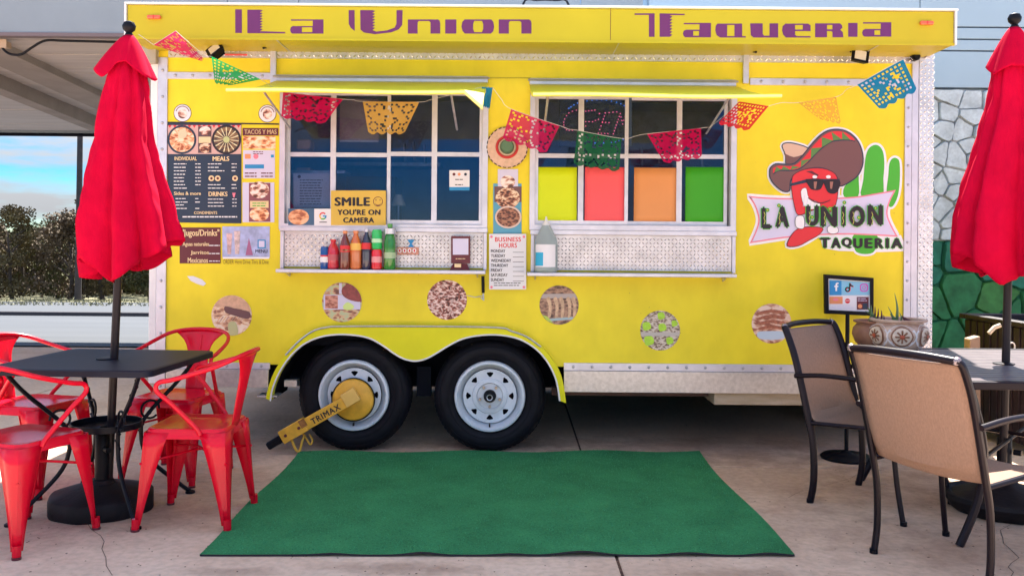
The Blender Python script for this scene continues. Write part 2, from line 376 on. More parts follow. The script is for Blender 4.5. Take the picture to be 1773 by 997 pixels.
# distant tyre-worn marks: low weeds line handled by grass
# ------------------------------------------------------------------ trees
m_bark = M('bark', (.07, .05, .04), .9, var=.4, vscale=6)
m_leaf = [M('foliage_olive', (.125, .095, .035), .8, col2=(.065, .045, .022), vscale=1.2), M('foliage_brown', (.115, .075, .036), .8, col2=(.06, .036, .02), vscale=1.2), M('foliage_green', (.10, .10, .032), .8, col2=(.05, .05, .02), vscale=1.2)]
def crown_mesh(seed, h, w, n):
    r = random.Random(seed); b = B(); cl = []
    for k in range(16):
        a = r.uniform(0, 2 * pi); rr = r.uniform(.1, .85) * w; zz = r.uniform(.10, .95) * h
        rr *= sqrt(max(.12, 1 - ((zz / h - .45) / .62) ** 2)); cl.append((rr * cos(a), rr * sin(a), zz, r.uniform(.28, .5) * w))
    for k in range(n):
        c = r.choice(cl); d = Vector((r.gauss(0, 1), r.gauss(0, 1), r.gauss(0, 1))).normalized() * c[3] * (r.random() ** .4)
        p = Vector(c[:3]) + Vector((d.x, d.y, d.z * .75)); s = r.uniform(.05, .11)
        u = Vector((r.gauss(0, 1), r.gauss(0, 1), r.gauss(0, 1))).normalized(); v = u.orthogonal().normalized()
        b.add([p - u * s, p + v * s * .7, p + u * s, p - v * s * .7], [(0, 1, 2, 3)])
    return b
def trunk_mesh(seed, h):
    r = random.Random(seed); b = B(); x = y = 0; path = []
    for i in range(7):
        path.append((x, y, h * .72 * i / 6)); x += r.uniform(-.12, .12); y += r.uniform(-.1, .1)
    b.tube(path, [.14, .12, .11, .09, .07, .05, .03], 7)
    for i in range(5):
        p = Vector(path[r.randint(2, 5)]); a = r.uniform(0, 2 * pi); q = p + Vector((cos(a) * .9, sin(a) * .9, .8)); b.tube([p, (p + q) / 2 + Vector((0, 0, .1)), q], [.06, .045, .02], 5)
    return b
protos = []
for i, (h, w) in enumerate([(5.2, 1.9), (4.6, 2.1), (5.6, 1.7)]):
    cm = crown_mesh(20 + i, h, w, 3600); tm = trunk_mesh(40 + i, h); protos.append((cm, tm, h))
meshes = {}
spots = []
r_ = random.Random(11)
X = -27.5
while X < -16:
    spots.append((X, r_.uniform(42.5, 44.5), r_.uniform(.70, .92), 0)); X += r_.uniform(1.15, 1.8)
X = -31
while X < -14:
    spots.append((X, r_.uniform(47, 49), r_.uniform(.74, .90), 1)); X += r_.uniform(1.8, 2.6)
b = B(); r_ = random.Random(77)
for k in range(34000):
    x = r_.uniform(-62, 4); y = r_.uniform(49.5, 53); top = 1.9 + 1.3 * mnoise.noise((x * .5, 0, 3)); z = -1.66 + (top + 1.66) * r_.random() ** .8; s = r_.uniform(.10, .22)
    p = Vector((x, y, z)); u = Vector((r_.gauss(0, 1), r_.gauss(0, .5), r_.gauss(0, 1))).normalized(); v = u.orthogonal().normalized(); b.add([p - u*s, p + v*s*.8, p + u*s, p - v*s*.8], [(0, 1, 2, 3)])
for k in range(150): x = -62 + k * .44; b.tube([(x, 53.2, -1.66), (x + r_.uniform(-.3, .3), 53.2, r_.uniform(.5, 1.6))], .30, 6)
O('undergrowth', b, m_leaf[1], label='dense brown undergrowth closing the gaps behind the trees beyond the lot', cat='undergrowth', kind='stuff')
kinds = ['olive green', 'brownish', 'fresh green']
tl = []
for i, (x, y, s, row) in enumerate(spots):
    k = [0, 1, 0, 2, 1, 0, 2][i % 7]; pz = ground_z(y); 
    t = thing('tree', 'x', 'tree', (x, y, pz), r_.uniform(0, 6.28), group='trees along the far edge of the lot'); t.scale = (s, s, s)
    cm, tm, h = protos[i % 3]
    c = O('crown', cm, m_leaf[k], t, local=True); q = O('trunk', tm, m_bark, t, local=True)
    key = (i % 3, k)
    if key in meshes: c.data = meshes[key][0]; q.data = meshes[key][1]
    else: meshes[key] = (c.data, q.data)
    tl.append((x * 1530 / y + 886, row, k, t))
fr = sorted([a for a in tl if a[1] == 0], key=lambda a: a[0]); bk = sorted([a for a in tl if a[1] == 1], key=lambda a: a[0])
def ordw(i): return ['first', 'second', 'third', 'fourth', 'fifth', 'sixth', 'seventh', 'eighth', 'ninth', 'tenth', 'eleventh', 'twelfth'][i]
for lst, nm in ((fr, 'front row'), (bk, 'rear row')):
    for i, a in enumerate(lst): a[3]['label'] = '%s leafy tree beyond the lot, %s from left in the %s' % (kinds[a[2]], ordw(i), nm)
# ------------------------------------------------------------------ utility pole
p = W(136, 400, 39.5); t = thing('utility_pole', 'dark wooden utility pole standing before the trees beyond the lot', 'utility pole', (p[0], 39.5, ground_z(39.5)))
m_pole = M('pole_wood', (.05, .04, .04), .9, var=.3)
O('pole', B().tube([(p[0], 39.5, ground_z(39.5)), (p[0] + .05, 39.5, 9.4)], [.15, .11], 10), m_pole, t, smooth=True)
O('crossarm', B().box(p[0] - 1.1, p[0] + 1.1, 39.3, 39.42, 8.6, 8.74), m_pole, t)
for k in (-1, -.4, .4, 1): O('insulator', B().lathe([(.03, 0), (.06, .05), (.05, .12), (.02, .16)], (p[0] + k, 39.36, 8.74), n=8), m_white, t)
# ------------------------------------------------------------------ canopy on the left
m_fas = M('canopy_fascia', (.24, .28, .32), .5, var=.08, vscale=1.5)
m_soff = M('soffit_board', (.50, .45, .43), .7, var=.14, vscale=2, stretch=(.3, 6, 1))
m_beam = M('canopy_beam', (.30, .25, .22), .7, var=.15, vscale=3)
can = thing('canopy', 'grey roof canopy with boarded ceiling behind the yellow trailer, left side', 'canopy', (-7, 8.2, 0))
CY0, CY1, CZ0, CZ1 = 8.2, 13.5, 3.235, 2.965
def cz(y): return CZ0 + (CZ1 - CZ0) * (y - CY0) / (CY1 - CY0)
X0c, X1c = -13.0, 1.2
n = 20
for i in range(n):
    a = CY0 + .06 + (CY1 - CY0 - .12) * i / n; c = CY0 + .06 + (CY1 - CY0 - .12) * (i + 1) / n - .012; dz = random.uniform(-.004, .004)
    O('soffit_board', B().hexa([(X0c, a, cz(a) + .02 + dz), (X1c, a, cz(a) + .02 + dz), (X1c, c, cz(c) + .02 + dz), (X0c, c, cz(c) + .02 + dz)], [(X0c, a, cz(a) + .05), (X1c, a, cz(a) + .05), (X1c, c, cz(c) + .05), (X0c, c, cz(c) + .05)]), m_soff, can)
xj = [-13, -10.4, -7.8, -5.2, -2.66, -2.0, .62, 1.2]
for i in range(len(xj) - 1):
    O('fascia_panel', B().box(xj[i] + .003, xj[i+1] - .003, CY0, CY0 + .05, CZ0 - .0, 3.98), m_fas, can)
O('fascia_drip_edge', B().box(X0c, X1c, CY0 - .02, CY0 + .07, CZ0 - .035, CZ0 - .002), M('drip_edge', (.16, .12, .13), .6), can)
O('back_fascia', B().box(X0c, X1c, CY1, CY1 + .06, CZ1 - .01, 3.3), m_fas, can)
O('back_drip_edge', B().box(X0c, X1c, CY1 - .02, CY1 + .08, CZ1 - .05, CZ1 - .012), m_under, can)
O('roof_deck', B().hexa([(X0c, CY0 + .06, 3.5), (X1c, CY0 + .06, 3.5), (X1c, CY1 - .01, 3.2), (X0c, CY1 - .01, 3.2)], [(X0c, CY0 + .06, 3.56), (X1c, CY0 + .06, 3.56), (X1c, CY1 - .01, 3.26), (X0c, CY1 - .01, 3.26)]), m_fas, can)
for xq in (-12.6, -.2):
    for yq in (8.6, 13.2): O('post', B().box(xq - .07, xq + .07, yq - .07, yq + .07, 0 if yq < 11 else ground_z(yq), cz(yq) + .02), m_beam, can)
def soff(px, py):
    """point on the sloping ceiling seen through pixel"""
    Y = 10.
    for _ in range(30):
        p = W(px, py, Y); k = (p[2] - EYE) / Y; a = (CZ1 - CZ0) / (CY1 - CY0); Y = (CZ0 - a * CY0 - EYE) / (k - a)
    return Vector((W(px, py, Y)[0], Y, cz(Y)))
# diagonal boxed beams under the ceiling
for q in ([(-60, 62), (215, 192), 0], [(-60, 112), (175, 212), 1]):
    a = soff(*q[0]); c = soff(*q[1]); d = (c - a).normalized(); s = Vector((-d.y, d.x, 0)).normalized() * (.20 if q[2] == 0 else .10); dn = Vector((0, 0, -(.06 if q[2] == 0 else .14))); up = Vector((0, 0, .04))
    O('ceiling_beam', B().hexa([a - s + dn, a + s + dn, c + s + dn, c - s + dn], [a - s + up, a + s + up, c + s + up, c - s + up]), m_beam, can, recalc=True)
def cable(name, pts, r, label, cat='cable', Y=None, mat=m_blackm):
    path = cr([(*W(x, y, Y),) for x, y in pts], 6, closed=False)
    return O(name, B().tube(path, r, 8), mat, None, smooth=True, label=label, cat=cat)
cable('ceiling_cable', [(2, 80), (10, 90), (22, 95), (38, 94), (55, 83), (78, 71), (110, 71), (150, 72), (200, 73), (262, 73)], .012, 'black cable sagging below the canopy edge, left of the trailer roof', Y=8.35)
jb = thing('junction_box', 'small tan electrical box under the canopy at the upper left corner', 'electrical box', W(8, 80, 8.4))
p0 = W(0, 84, 8.4); p1 = W(16, 73, 8.4); O('box_body', B().box(p0[0] - .05, p1[0], 8.34, 8.44, p0[2], p1[2]), M('tan_box', (.42, .28, .18), .6), jb, bevel=.004)
O('box_cover', B().box(p0[0] - .06, p1[0] + .012, 8.33, 8.339, p0[2] - .01, p1[2] + .01), M('tan_cover', (.48, .35, .26), .6), jb)
# ------------------------------------------------------------------ building on the right
m_side = M('siding_paint', (.31, .42, .52), .55, var=.05, vscale=1)
m_stw = M('white_stone', (.50, .57, .62), .85, spec=.15, var=.22, vscale=7, sp=(40, .15), bump=.9, bscale=9)
m_stg = [M('green_stone_dark', (.014, .15, .10), .8, var=.35, vscale=5, bump=.5, bscale=14), M('green_stone_mid', (.022, .16, .06), .8, var=.4, vscale=7, bump=.5, bscale=14), M('green_stone_light', (.045, .19, .05), .8, var=.4, vscale=6, bump=.5, bscale=14)]
m_mort = M('mortar', (.40, .44, .48), .9, var=.4, vscale=9, bump=.5)
m_mortg = M('mortar_green', (.016, .13, .07), .9, var=.3, vscale=9)
bd = thing('building', 'pale blue-white building with stone lower wall painted green at the foot, behind the trailer', 'building', (5, 8.2, 0))
BX0, BX1 = 1.25, 9.5
O('wall', B().box(BX0, BX1, 8.30, 13.5, -.3, 3.7), m_side, bd)
def zy(py): return W(1680, py, 8.2)[2]
zb = [zy(153), zy(88.5), zy(68.5), zy(47.5), 3.98]
xv = [1.25, 3.77, 6.6, 9.5]
for i in range(len(zb) - 1):
    for j in range(3):
        O('siding_panel', B().box(xv[j] + .004, xv[j+1] - .004, 8.2 + i * .001, 8.29, zb[i] + .007, zb[i+1] - .007), m_side, bd, bevel=.003)
O('parapet_cap', B().box(BX0, BX1, 8.17, 8.5, 3.985, 4.03), m_white, bd)
zst, zg = zb[0], zy(417)
O('mortar_bed', B().box(BX0, BX1, 8.235, 8.295, zg, zst - .01), m_mort, bd)
O('mortar_bed', B().box(BX0, BX1, 8.236, 8.294, 0, zg - .001), m_mortg, bd, label='green painted mortar bed')
def clip(poly, px_, pz_, nx, nz):
    out = []
    for i in range(len(poly)):
        a, c = poly[i - 1], poly[i]; da = (a[0]-px_)*nx + (a[1]-pz_)*nz; dc = (c[0]-px_)*nx + (c[1]-pz_)*nz
        if (da > 0) != (dc > 0):
            t = da / (da - dc); out.append((a[0] + (c[0]-a[0])*t, a[1] + (c[1]-a[1])*t))
        if dc <= 0: out.append(c)
    return out
def stones(x0, x1, z0, z1, sz, matf, rnd, aspect=.72):
    seeds = []; nx = int((x1-x0)/sz); nzz = int((z1-z0)/(sz*aspect)); 
    for i in range(nx + 1):
        for j in range(nzz + 1):
            if rnd.random() < .22: continue
            seeds.append((x0 + (i + rnd.uniform(.05, .95) * .9 + (.5 if j % 2 else 0)) * sz * (x1-x0)/sz/nx * 1.0 if False else x0 + (i + rnd.uniform(0, .85) + (.4 if j % 2 else 0)) * (x1-x0)/nx, z0 + (j + rnd.uniform(.05, .9)) * (z1-z0)/nzz))
    seeds = [s for s in seeds if x0 < s[0] < x1 and z0 < s[1] < z1]
    for s in seeds:
        poly = [(x0, z0), (x1, z0), (x1, z1), (x0, z1)]
        for q in seeds:
            if q is s: continue
            dx, dz = q[0]-s[0], q[1]-s[1]; d = sqrt(dx*dx+dz*dz)
            if d > sz * 3.2 or d < 1e-6: continue
            poly = clip(poly, (s[0]+q[0])/2 - dx/d*.0045, (s[1]+q[1])/2 - dz/d*.0045, dx/d, dz/d)
            if len(poly) < 3: break
        if len(poly) < 3: continue
        c = (sum(p[0] for p in poly)/len(poly), sum(p[1] for p in poly)/len(poly))
        # round corners a little
        q = []
        for i in range(len(poly)):
            a, b_, d = poly[i-1], poly[i], poly[(i+1) % len(poly)]
            q.append((b_[0] + (a[0]-b_[0])*.09, b_[1] + (a[1]-b_[1])*.09)); q.append((b_[0] + (d[0]-b_[0])*.09, b_[1] + (d[1]-b_[1])*.09))
        q0 = q; q = []
        for i in range(len(q0)):
            a, b_ = q0[i], q0[(i + 1) % len(q0)]; d = sqrt((a[0]-b_[0])**2 + (a[1]-b_[1])**2); k = max(1, int(d / .05))
            for w_ in range(k): q.append((a[0] + (b_[0]-a[0])*w_/k + (rnd.uniform(-.006, .006) if w_ else 0), a[1] + (b_[1]-a[1])*w_/k + (rnd.uniform(-.006, .006) if w_ else 0)))
        yf = 8.2 + rnd.uniform(-.022, .012); n = len(q)
        v = [(x, 8.26, z_) for x, z_ in q] + [(c[0] + (x-c[0])*.985, yf + .014, c[1] + (z_-c[1])*.985) for x, z_ in q] + [(c[0] + (x-c[0])*.93, yf + rnd.uniform(-.003, .003), c[1] + (z_-c[1])*.93) for x, z_ in q]
        f = []
        for r0 in (0, n):
            for i in range(n): f.append((r0+i, r0+(i+1) % n, r0+n+(i+1) % n, r0+n+i))
        f.append(tuple(range(2*n, 3*n)))
        O('stone', B().add(v, f), matf(c), bd, recalc=True, smooth=True)
rr = random.Random(3)
stones(BX0 + .02, BX1 - .5, zg + .005, zst - .015, .19, lambda c: m_stw, rr, .7)
def gmat(c):
    h = c[1] - (zg - .0)
    if h > -.32: return m_stg[0]
    return m_stg[1] if (h < -.62 or rr.random() < .5) else m_stg[2]
stones(BX0 + .02, BX1 - .5, .01, zg - .005, .33, gmat, rr, .55)

# ================================================================== trailer
def fx(px, Y=F): return (px - CX) * Y / FPX        # x of a pixel column, level
def fz(py, Y=F): return EYE - (py - CY) * Y / FPX
TX0, TX1 = -2.265, 2.62
ZT, ZB = 2.545, .54                     # body top, bottom of the yellow wall
TB = 7.92
tr = thing('food_trailer', 'bright yellow food trailer with purple name lettering and two serving windows', 'food trailer', (0, 6.7, 0))
def T(name, b, mat, parent=None, **k): return O(name, b, mat, parent or tr, **k)
# window openings in metres (x0, x1, z0, z1), outer frame edge
WL = (W(487, 270, F)[0], W(843, 270, F)[0], W(660, 396, F)[2], W(660, 152, F)[2])
WR = (W(919, 270, F)[0], W(1272, 270, F)[0], W(1095, 398, F)[2], W(1095, 160, F)[2])
arch = [(474,690),(478,668),(490,640),(508,614),(530,594),(556,582),(585,577),(618,578),(645,584),(668,597),(688,611),(704,619),(722,622),(740,618),(757,609),(778,596),(803,584),(835,578),(868,578),(900,585),(928,602),(948,625),(962,655),(968,690)]
ap = pxs(cr(arch, 3, closed=False), F)
out = [(TX0, ZB)] + [p for p in ap if p[1] > ZB] + [(TX1, ZB), (TX1, ZT), (TX0, ZT)]
hl = [[(w[0], w[2]), (w[1], w[2]), (w[1], w[3]), (w[0], w[3])] for w in (WL, WR)]
T('front_wall', B().plate(out, hl, F, F + .05), m_yellow)
T('side_wall', B().box(TX0, TX0 + .04, F + .051, TB, ZB, ZT), m_yellow)
T('side_wall', B().box(TX1 - .04, TX1, F + .051, TB, ZB, ZT), m_yellow)
T('rear_wall', B().box(TX0, TX1, TB + .001, TB + .05, ZB, ZT), m_yellow)
T('trailer_floor', B().box(TX0 + .041, TX1 - .041, F + .051, TB, ZB + .12, ZB + .18), m_under)
T('roof', B().box(TX0 - .01, TX1 + .01, F + .0, TB + .06, ZT + .003, ZT + .06), m_white)
m_tbase = M('plate_base', (.60, .57, .58), .38, .6, var=.2, vscale=10)
T('rear_light_block', B().box(TX0, TX1, TB + .005, TB + .03, .03, ZB - .001), m_under); T('side_light_block', B().box(TX1 - .03, TX1, F + .6, TB, .05, ZB - .001), m_under)  # unseen dark panels, added to keep light out from under the trailer
T('chassis_rail', B().box(TX0 + .1, TX1 - .1, F + .35, F + .45, .44, ZB + .118), m_under)
T('chassis_rail', B().box(TX0 + .1, TX1 - .1, TB - .45, TB - .35, .44, ZB + .118), m_under)
T('axle', B().tube([(fx(612), F + .05, .345), (fx(612), TB - .05, .345)], .04, 10), m_under, smooth=True)
T('axle', B().tube([(fx(848), F + .05, .345), (fx(848), TB - .05, .345)], .04, 10), m_under, smooth=True)
# wheel well liner
b = B(); n_ = len(ap)
b.add([(x, F + .002, z) for x, z in ap] + [(x, F + .34, z) for x, z in ap], [(i, i + n_, i + n_ + 1, i + 1) for i in range(n_ - 1)])
x0, x1 = ap[0][0], ap[-1][0]
T('wheel_well', b, m_under); T('wheel_well', B().box(x0, x1, F + .341, F + .35, .42, fz(572)), m_under)
# inside
m_in = M('interior_wall', (.3, .34, .5), .5, .2, var=.2)
T('interior_wall', B().box(TX0 + .05, TX1 - .05, TB - .3, TB - .28, ZB + .2, ZT - .01), m_in)
T('interior_counter', B().box(TX0 + .1, TX1 - .1, F + .12, F + .5, 1.25, 1.30), m_in)
T('interior_shelf', B().box(-1.5, -.6, TB - .6, TB - .31, 1.95, 1.98), m_alu)
T('extractor_hood', B().hexa([(.5, TB - .95, 2.0), (1.9, TB - .95, 2.0), (1.9, TB - .31, 2.0), (.5, TB - .31, 2.0)], [(.8, TB - .7, 2.4), (1.6, TB - .7, 2.4), (1.6, TB - .31, 2.4), (.8, TB - .31, 2.4)]), m_alu)
m_bp = M('brown_paper', (.75, .52, .48), .7, var=.2, vscale=9)
ya = F + .16; p0, p1 = W(588, 246, ya), W(656, 172, ya); T('hanging_sheet', B().box(p0[0], p1[0], ya, ya + .003, p0[2], p1[2]), m_bp); T('sheet_edge', B().box(p0[0], p1[0], ya - .002, ya - .001, p0[2], p0[2] + .01), m_paper)
for yb in (241, 290): p0, p1 = W(513, yb + 18, F + .3), W(538, yb, F + .3); T('storage_tub', B().box(p0[0], p1[0], F + .3, F + .42, p0[2], p1[2]), M('tub_%d' % yb, (.8, .45, .38), .6), bevel=.01)
p0, p1 = W(500, 300, F + .3), W(572, 296, F + .3); T('interior_shelf', B().box(p0[0], p1[0] + .1, F + .28, F + .5, p0[2], p1[2]), m_alu)
for k_, (xa_, ya_) in enumerate(((700, 250), (716, 246), (735, 251), (1040, 262), (1110, 255), (1140, 250), (1215, 262))): p0 = W(xa_, ya_, F + 1.2); T('hanging_utensil', B().tube([(p0[0], F + 1.2, p0[2]), (p0[0] + .01, F + 1.2, p0[2] - .14)], .012, 6), m_alu)
T('interior_cabinet', B().box(-1.35, -.95, TB - .75, TB - .31, 1.3, 1.85), M('cabinet_tan', (.30, .20, .16), .6))
# ---- aluminium trims on the face
RIVME = None
def add_rivet(par, x, y, z, r=.010):
    global RIVME
    if RIVME is None:
        RIVME = bpy.data.meshes.new('rivet'); bb = B().lathe([(1, 0), (.85, -.35), (.4, -.55), (0.05, -.6)], axis='y', n=10)
        RIVME.from_pydata(bb.v, [], bb.f); RIVME.materials.append(m_rivet)
        for p_ in RIVME.polygons: p_.use_smooth = True
    o = bpy.data.objects.new('rivet', RIVME); COL.objects.link(o); o.parent = par; o.scale = (r, r, r); o.location = (x, y - 6.7, z)
    return o
def bar(name, px0, py0, px1, py1, Y0=F - .012, Y1=F, mat=m_alu2, rivets=0, vertical=False, bevel=.002):
    my = (py0 + py1) / 2; mxp = (px0 + px1) / 2
    xa, xb = W(px0, my, F)[0], W(px1, my, F)[0]; zt, zb = W(mxp, py0, F)[2], W(mxp, py1, F)[2]
    o = T(name, B().box(xa, xb, Y0, Y1, zb, zt), mat, bevel=bevel)
    for k in range(rivets):
        if vertical: add_rivet(o, (xa + xb) / 2, Y0, zb + (zt - zb) * (k + .5) / rivets)
        else: add_rivet(o, xa + (xb - xa) * (k + .5) / rivets, Y0, (zt + zb) / 2)
    return o
def tread(x0, x1, z0, z1, y, pitch=.026):
    b = B(); j = 0; z = z0 + pitch / 2
    while z < z1 - pitch * .3:
        i = 0; x = x0 + pitch / 2
        while x < x1 - pitch * .3:
            a = pi / 4 if (i + j) % 2 else -pi / 4
            l, w, h = pitch * .56, pitch * .17, pitch * .17
            c, s = cos(a), sin(a)
            P = [(-l, 0, 0), (0, -w, 0), (l, 0, 0), (0, w, 0), (-l * .5, 0, h), (l * .5, 0, h)]
            vs = [(x + p[0]*c - p[1]*s, y - p[2], z + p[0]*s + p[1]*c) for p in P]
            b.add(vs, [(0, 1, 5, 4), (1, 2, 5), (2, 3, 5), (3, 0, 4, 5)]); x += pitch; i += 1
        z += pitch; j += 1
    return b
# left corner: cream post, riveted strip ; right corner: strip and tread plate
T('corner_post', B().box(TX0 - .005, fx(272), F - .01, F + .06, .42, ZT), m_white, bevel=.003)
bar('trim_strip', 272.5, 100, 289, 690, rivets=13, vertical=True)
T('trim_strip', B().box(fx(1576), fx(1587), F - .012, F, .56, 2.46), m_alu2, bevel=.002)
st = T('trim_strip', B().box(fx(1566 - 2), fx(1575.6), F - .012, F, .56, 2.34), m_alu2, bevel=.002)
for k in range(15): add_rivet(st, fx(1570), F - .012, .62 + k * .12, .009)
cp = T('corner_post', B().box(fx(1587.5), TX1 + .012, F - .014, F + .05, .50, ZT), m_alu, bevel=.003)
T('tread_pattern', tread(fx(1588), TX1 + .012, .51, ZT, F - .0141, .024), m_tread, cp, kind='stuff')
# top tread plate band and riveted strips
tb_ = T('top_band', B().box(fx(290), fx(1587), F - .013, F, 2.458, ZT), m_alu)
T('tread_pattern', tread(fx(291), fx(1587), 2.46, ZT, F - .0131, .028), m_tread, tb_, kind='stuff')
bar('trim_strip', 289.5, 126, 470, 138, rivets=6)
bar('trim_strip', 1298, 137, 1563, 149, rivets=7)
bar('trim_strip', 289.5, 627, 468, 638, rivets=6); bar('trim_strip', 976, 630, 1563, 643, rivets=18)
# skirt
bar('skirt_panel', 289.5, 638.5, 466, 669, Y0=F - .02, mat=m_galv)
bar('skirt_panel', 976, 643.5, 1576, 680, Y0=F - .02, mat=m_galv)
T('skirt_lip', B().box(fx(976), fx(1576), F - .018, F + .03, .395 , .404), m_under)
T('side_step_beam', B().box(fx(960), fx(1240), F + .18, F + .26, .335, .385), M('rust_beam', (.13, .07, .06), .8, var=.4))
bx_ = T('underfloor_box', B().box(fx(1240), fx(1500), F + .02, F + .5, .31, .393), m_wood, bevel=.003)
T('lower_dark_rail', B().box(fx(300), fx(466), F + .02, F + .08, .40, .42), m_under)  # near-black rail behind the lower edge of the left skirt panel
# seam line between panels at the top
T('panel_seam', B().box(fx(845), fx(917), F - .004, F, 2.345, 2.352), m_yellow2)
# ---- fascia sign board
FY = 5.20
FX0, FX1 = W(220, 35, FY)[0], W(1652, 45, FY)[0]
FZ0, FZ1 = W(900, 72.5, FY)[2], W(900, 14, FY)[2]
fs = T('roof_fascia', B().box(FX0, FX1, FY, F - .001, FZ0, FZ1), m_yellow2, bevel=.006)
T('fascia_edge_trim', B().box(FX0 - .012, FX1 + .02, FY - .014, F + .3, FZ1 + .001, FZ1 + .014), m_white, fs, bevel=.003)
T('fascia_end_trim', B().box(FX1 + .001, FX1 + .012, FY - .012, FY + .03, FZ0, FZ1), m_white, fs)
T('fascia_end_trim', B().box(FX0 - .012, FX0 - .001, FY - .012, FY + .03, FZ0, FZ1), m_white, fs)
T('fascia_lower_trim', B().box(FX0, FX1, FY - .006, FY + .0, FZ0 - .004, FZ0 + .012), m_yellow2, fs)
T('fascia_seam', B().box(W(1057, 50, FY)[0] - .0015, W(1057, 50, FY)[0] + .0015, FY - .0012, FY, FZ0 + .013, FZ1), m_maroon, fs)
for xa in (fx(1057), fx(500), fx(1480)): T('soffit_seam', B().box(xa, xa + .006, FY + .01, F - .02, FZ0 - .004, FZ0 - .0001), m_alu2, fs)
def marker(px, py):
    p = W(px, py, FY); m_ = T('marker_light', B().box(p[0] - .04, p[0] + .04, FY - .022, FY, p[2] - .012, p[2] + .012), M('marker_amber', (.80, .12, .05), .3, coat=.5), bevel=.008)
    T('lens_rib', B().box(p[0] - .002, p[0] + .002, FY - .024, FY - .0221, p[2] - .01, p[2] + .01), m_pred, m_)
marker(268, 31); marker(1603, 41)
# ---- purple lettering (stencil letters with saw-tooth stems)
LET = B()
def L1(pts, holes=()):   # coordinates measured in the enlarged left half of the sign
    f = lambda q: [(380 + x / 2.86, y / 2.86) for x, y in q]
    LET.plate(pxs(f(pts), FY - .0012), [pxs(f(h), FY - .0012) for h in holes], FY - .0012)
def L2(pts, holes=()):
    f = lambda q: [(1000 + x / 2.533, y / 2.533) for x, y in q]
    LET.plate(pxs(f(pts), FY - .0012), [pxs(f(h), FY - .0012) for h in holes], FY - .0012)
def saw(x, y0, y1, n=8, d=13):
    r = []
    for i in range(n):
        a = y0 + (y1 - y0) * i / n; c = y0 + (y1 - y0) * (i + 1) / n; r += [(x, a), (x + d, a + (c - a) * .3)]
    return r + [(x, y1)]
def endword():
    global LET
    T('lettering', LET, m_purple, fs); LET = B()
L1(rect(78, 48, 111, 165)); L1([(138, 50)] + saw(200, 50, 156, 8, 15) + [(325, 160), (325, 167), (138, 166)])
def aa(x0, x1, y0, y1, xs_, hx0, Lf, cy=None):
    my = y0 + (y1 - y0) * .47
    Lf([(x0 + 4, y0), (x1, y0), (x1, y1), (x0 + 10, y1), (x0 + 3, y1 - 6), (x0, (my + y1) / 2), (x0 + 4, my + 5), (x0 + 14, my), (xs_, my), (xs_, y0 + 6), (x0 + 4, y0 + 6)], [rect(hx0, my + 6, xs_ - 2, y1 - 7)])
aa(350, 515, 98, 168, 462, 408, L1)
endword(); L1([(640, 52), (669, 52), (670, 155), (650, 140), (640, 120)])
L1([(697, 52)] + saw(757, 52, 150, 7, 15) + [(775, 158), (830, 152), (868, 138), (876, 120), (877, 52), (907, 52), (905, 125), (888, 147), (850, 162), (770, 171), (715, 163), (698, 148)])
def nn(x0, x1, y0, y1, bw, Lf): Lf([(x0, y0), (x1 - 12, y0), (x1 - 3, y0 + 6), (x1, y0 + 18), (x1, y1), (x1 - bw, y1), (x1 - bw, y0 + 14), (x1 - bw - 8, y0 + 8), (x0 + bw + 6, y0 + 8), (x0 + bw, y0 + 16), (x0 + bw, y1), (x0, y1)])
nn(933, 1093, 98, 168, 48, L1); L1(rect(1118, 98, 1173, 168))
L1([(1214, 98), (1346, 98), (1356, 110), (1360, 133), (1356, 156), (1344, 168), (1216, 168), (1204, 156), (1198, 133), (1203, 110)], [[(1262, 105), (1300, 105), (1306, 120), (1306, 146), (1300, 161), (1262, 161), (1256, 146), (1256, 120)]])
nn(1383, 1545, 98, 168, 50, L1)
endword(); L2([(250, 60), (338, 60), (338, 163), (313, 163), (313, 67), (250, 67)])
L2([(360, 60), (470, 62), (470, 68), (410, 68)] + saw(404, 70, 163, 7, 13) + [(360, 163)])
aa(462, 585, 102, 165, 535, 507, L2)
L2([(614, 105), (722, 105), (722, 160), (738, 160), (738, 166), (625, 166), (610, 156), (604, 135), (606, 115)], [[(656, 111), (688, 111), (688, 160), (656, 160)]])
L2([(757, 104), (812, 104), (812, 150), (818, 158), (842, 158), (842, 104), (880, 104), (880, 166), (772, 166), (760, 156)])
L2([(912, 105), (1010, 105), (1022, 112), (1022, 138), (954, 138), (954, 154), (962, 160), (1022, 160), (1022, 166), (914, 166), (902, 154), (897, 135), (900, 116)], [rect(954, 111, 988, 131)])
L2([(1042, 104), (1150, 104), (1160, 112), (1162, 124), (1152, 132), (1163, 142), (1166, 165), (1118, 165), (1118, 142), (1112, 138), (1094, 138), (1094, 165), (1042, 165)], [rect(1094, 111, 1118, 130)])
L2(rect(1187, 102, 1228, 163)); aa(1248, 1376, 99, 162, 1330, 1302, L2)
endword()
# roof vent
vt = T('roof_vent', B().lathe([(.13, 0), (.13, .09), (.16, .10), (.15, .14), (.08, .165), (.01, .17)], (fx(945, 6.4), 6.4, ZT + .061), n=28), m_alu, smooth=True)
vz = W(945, 10, 5.9); T('vent_hoop', B().tube(cr([(vz[0] - .16, 5.9, 2.61), (vz[0] - .15, 5.9, vz[2] + .01), (vz[0] - .06, 5.9, vz[2] + .035), (vz[0] + .06, 5.9, vz[2] + .035), (vz[0] + .15, 5.9, vz[2] + .01), (vz[0] + .16, 5.9, 2.61)], 5, closed=False), .008, 6), m_blackm, vt)
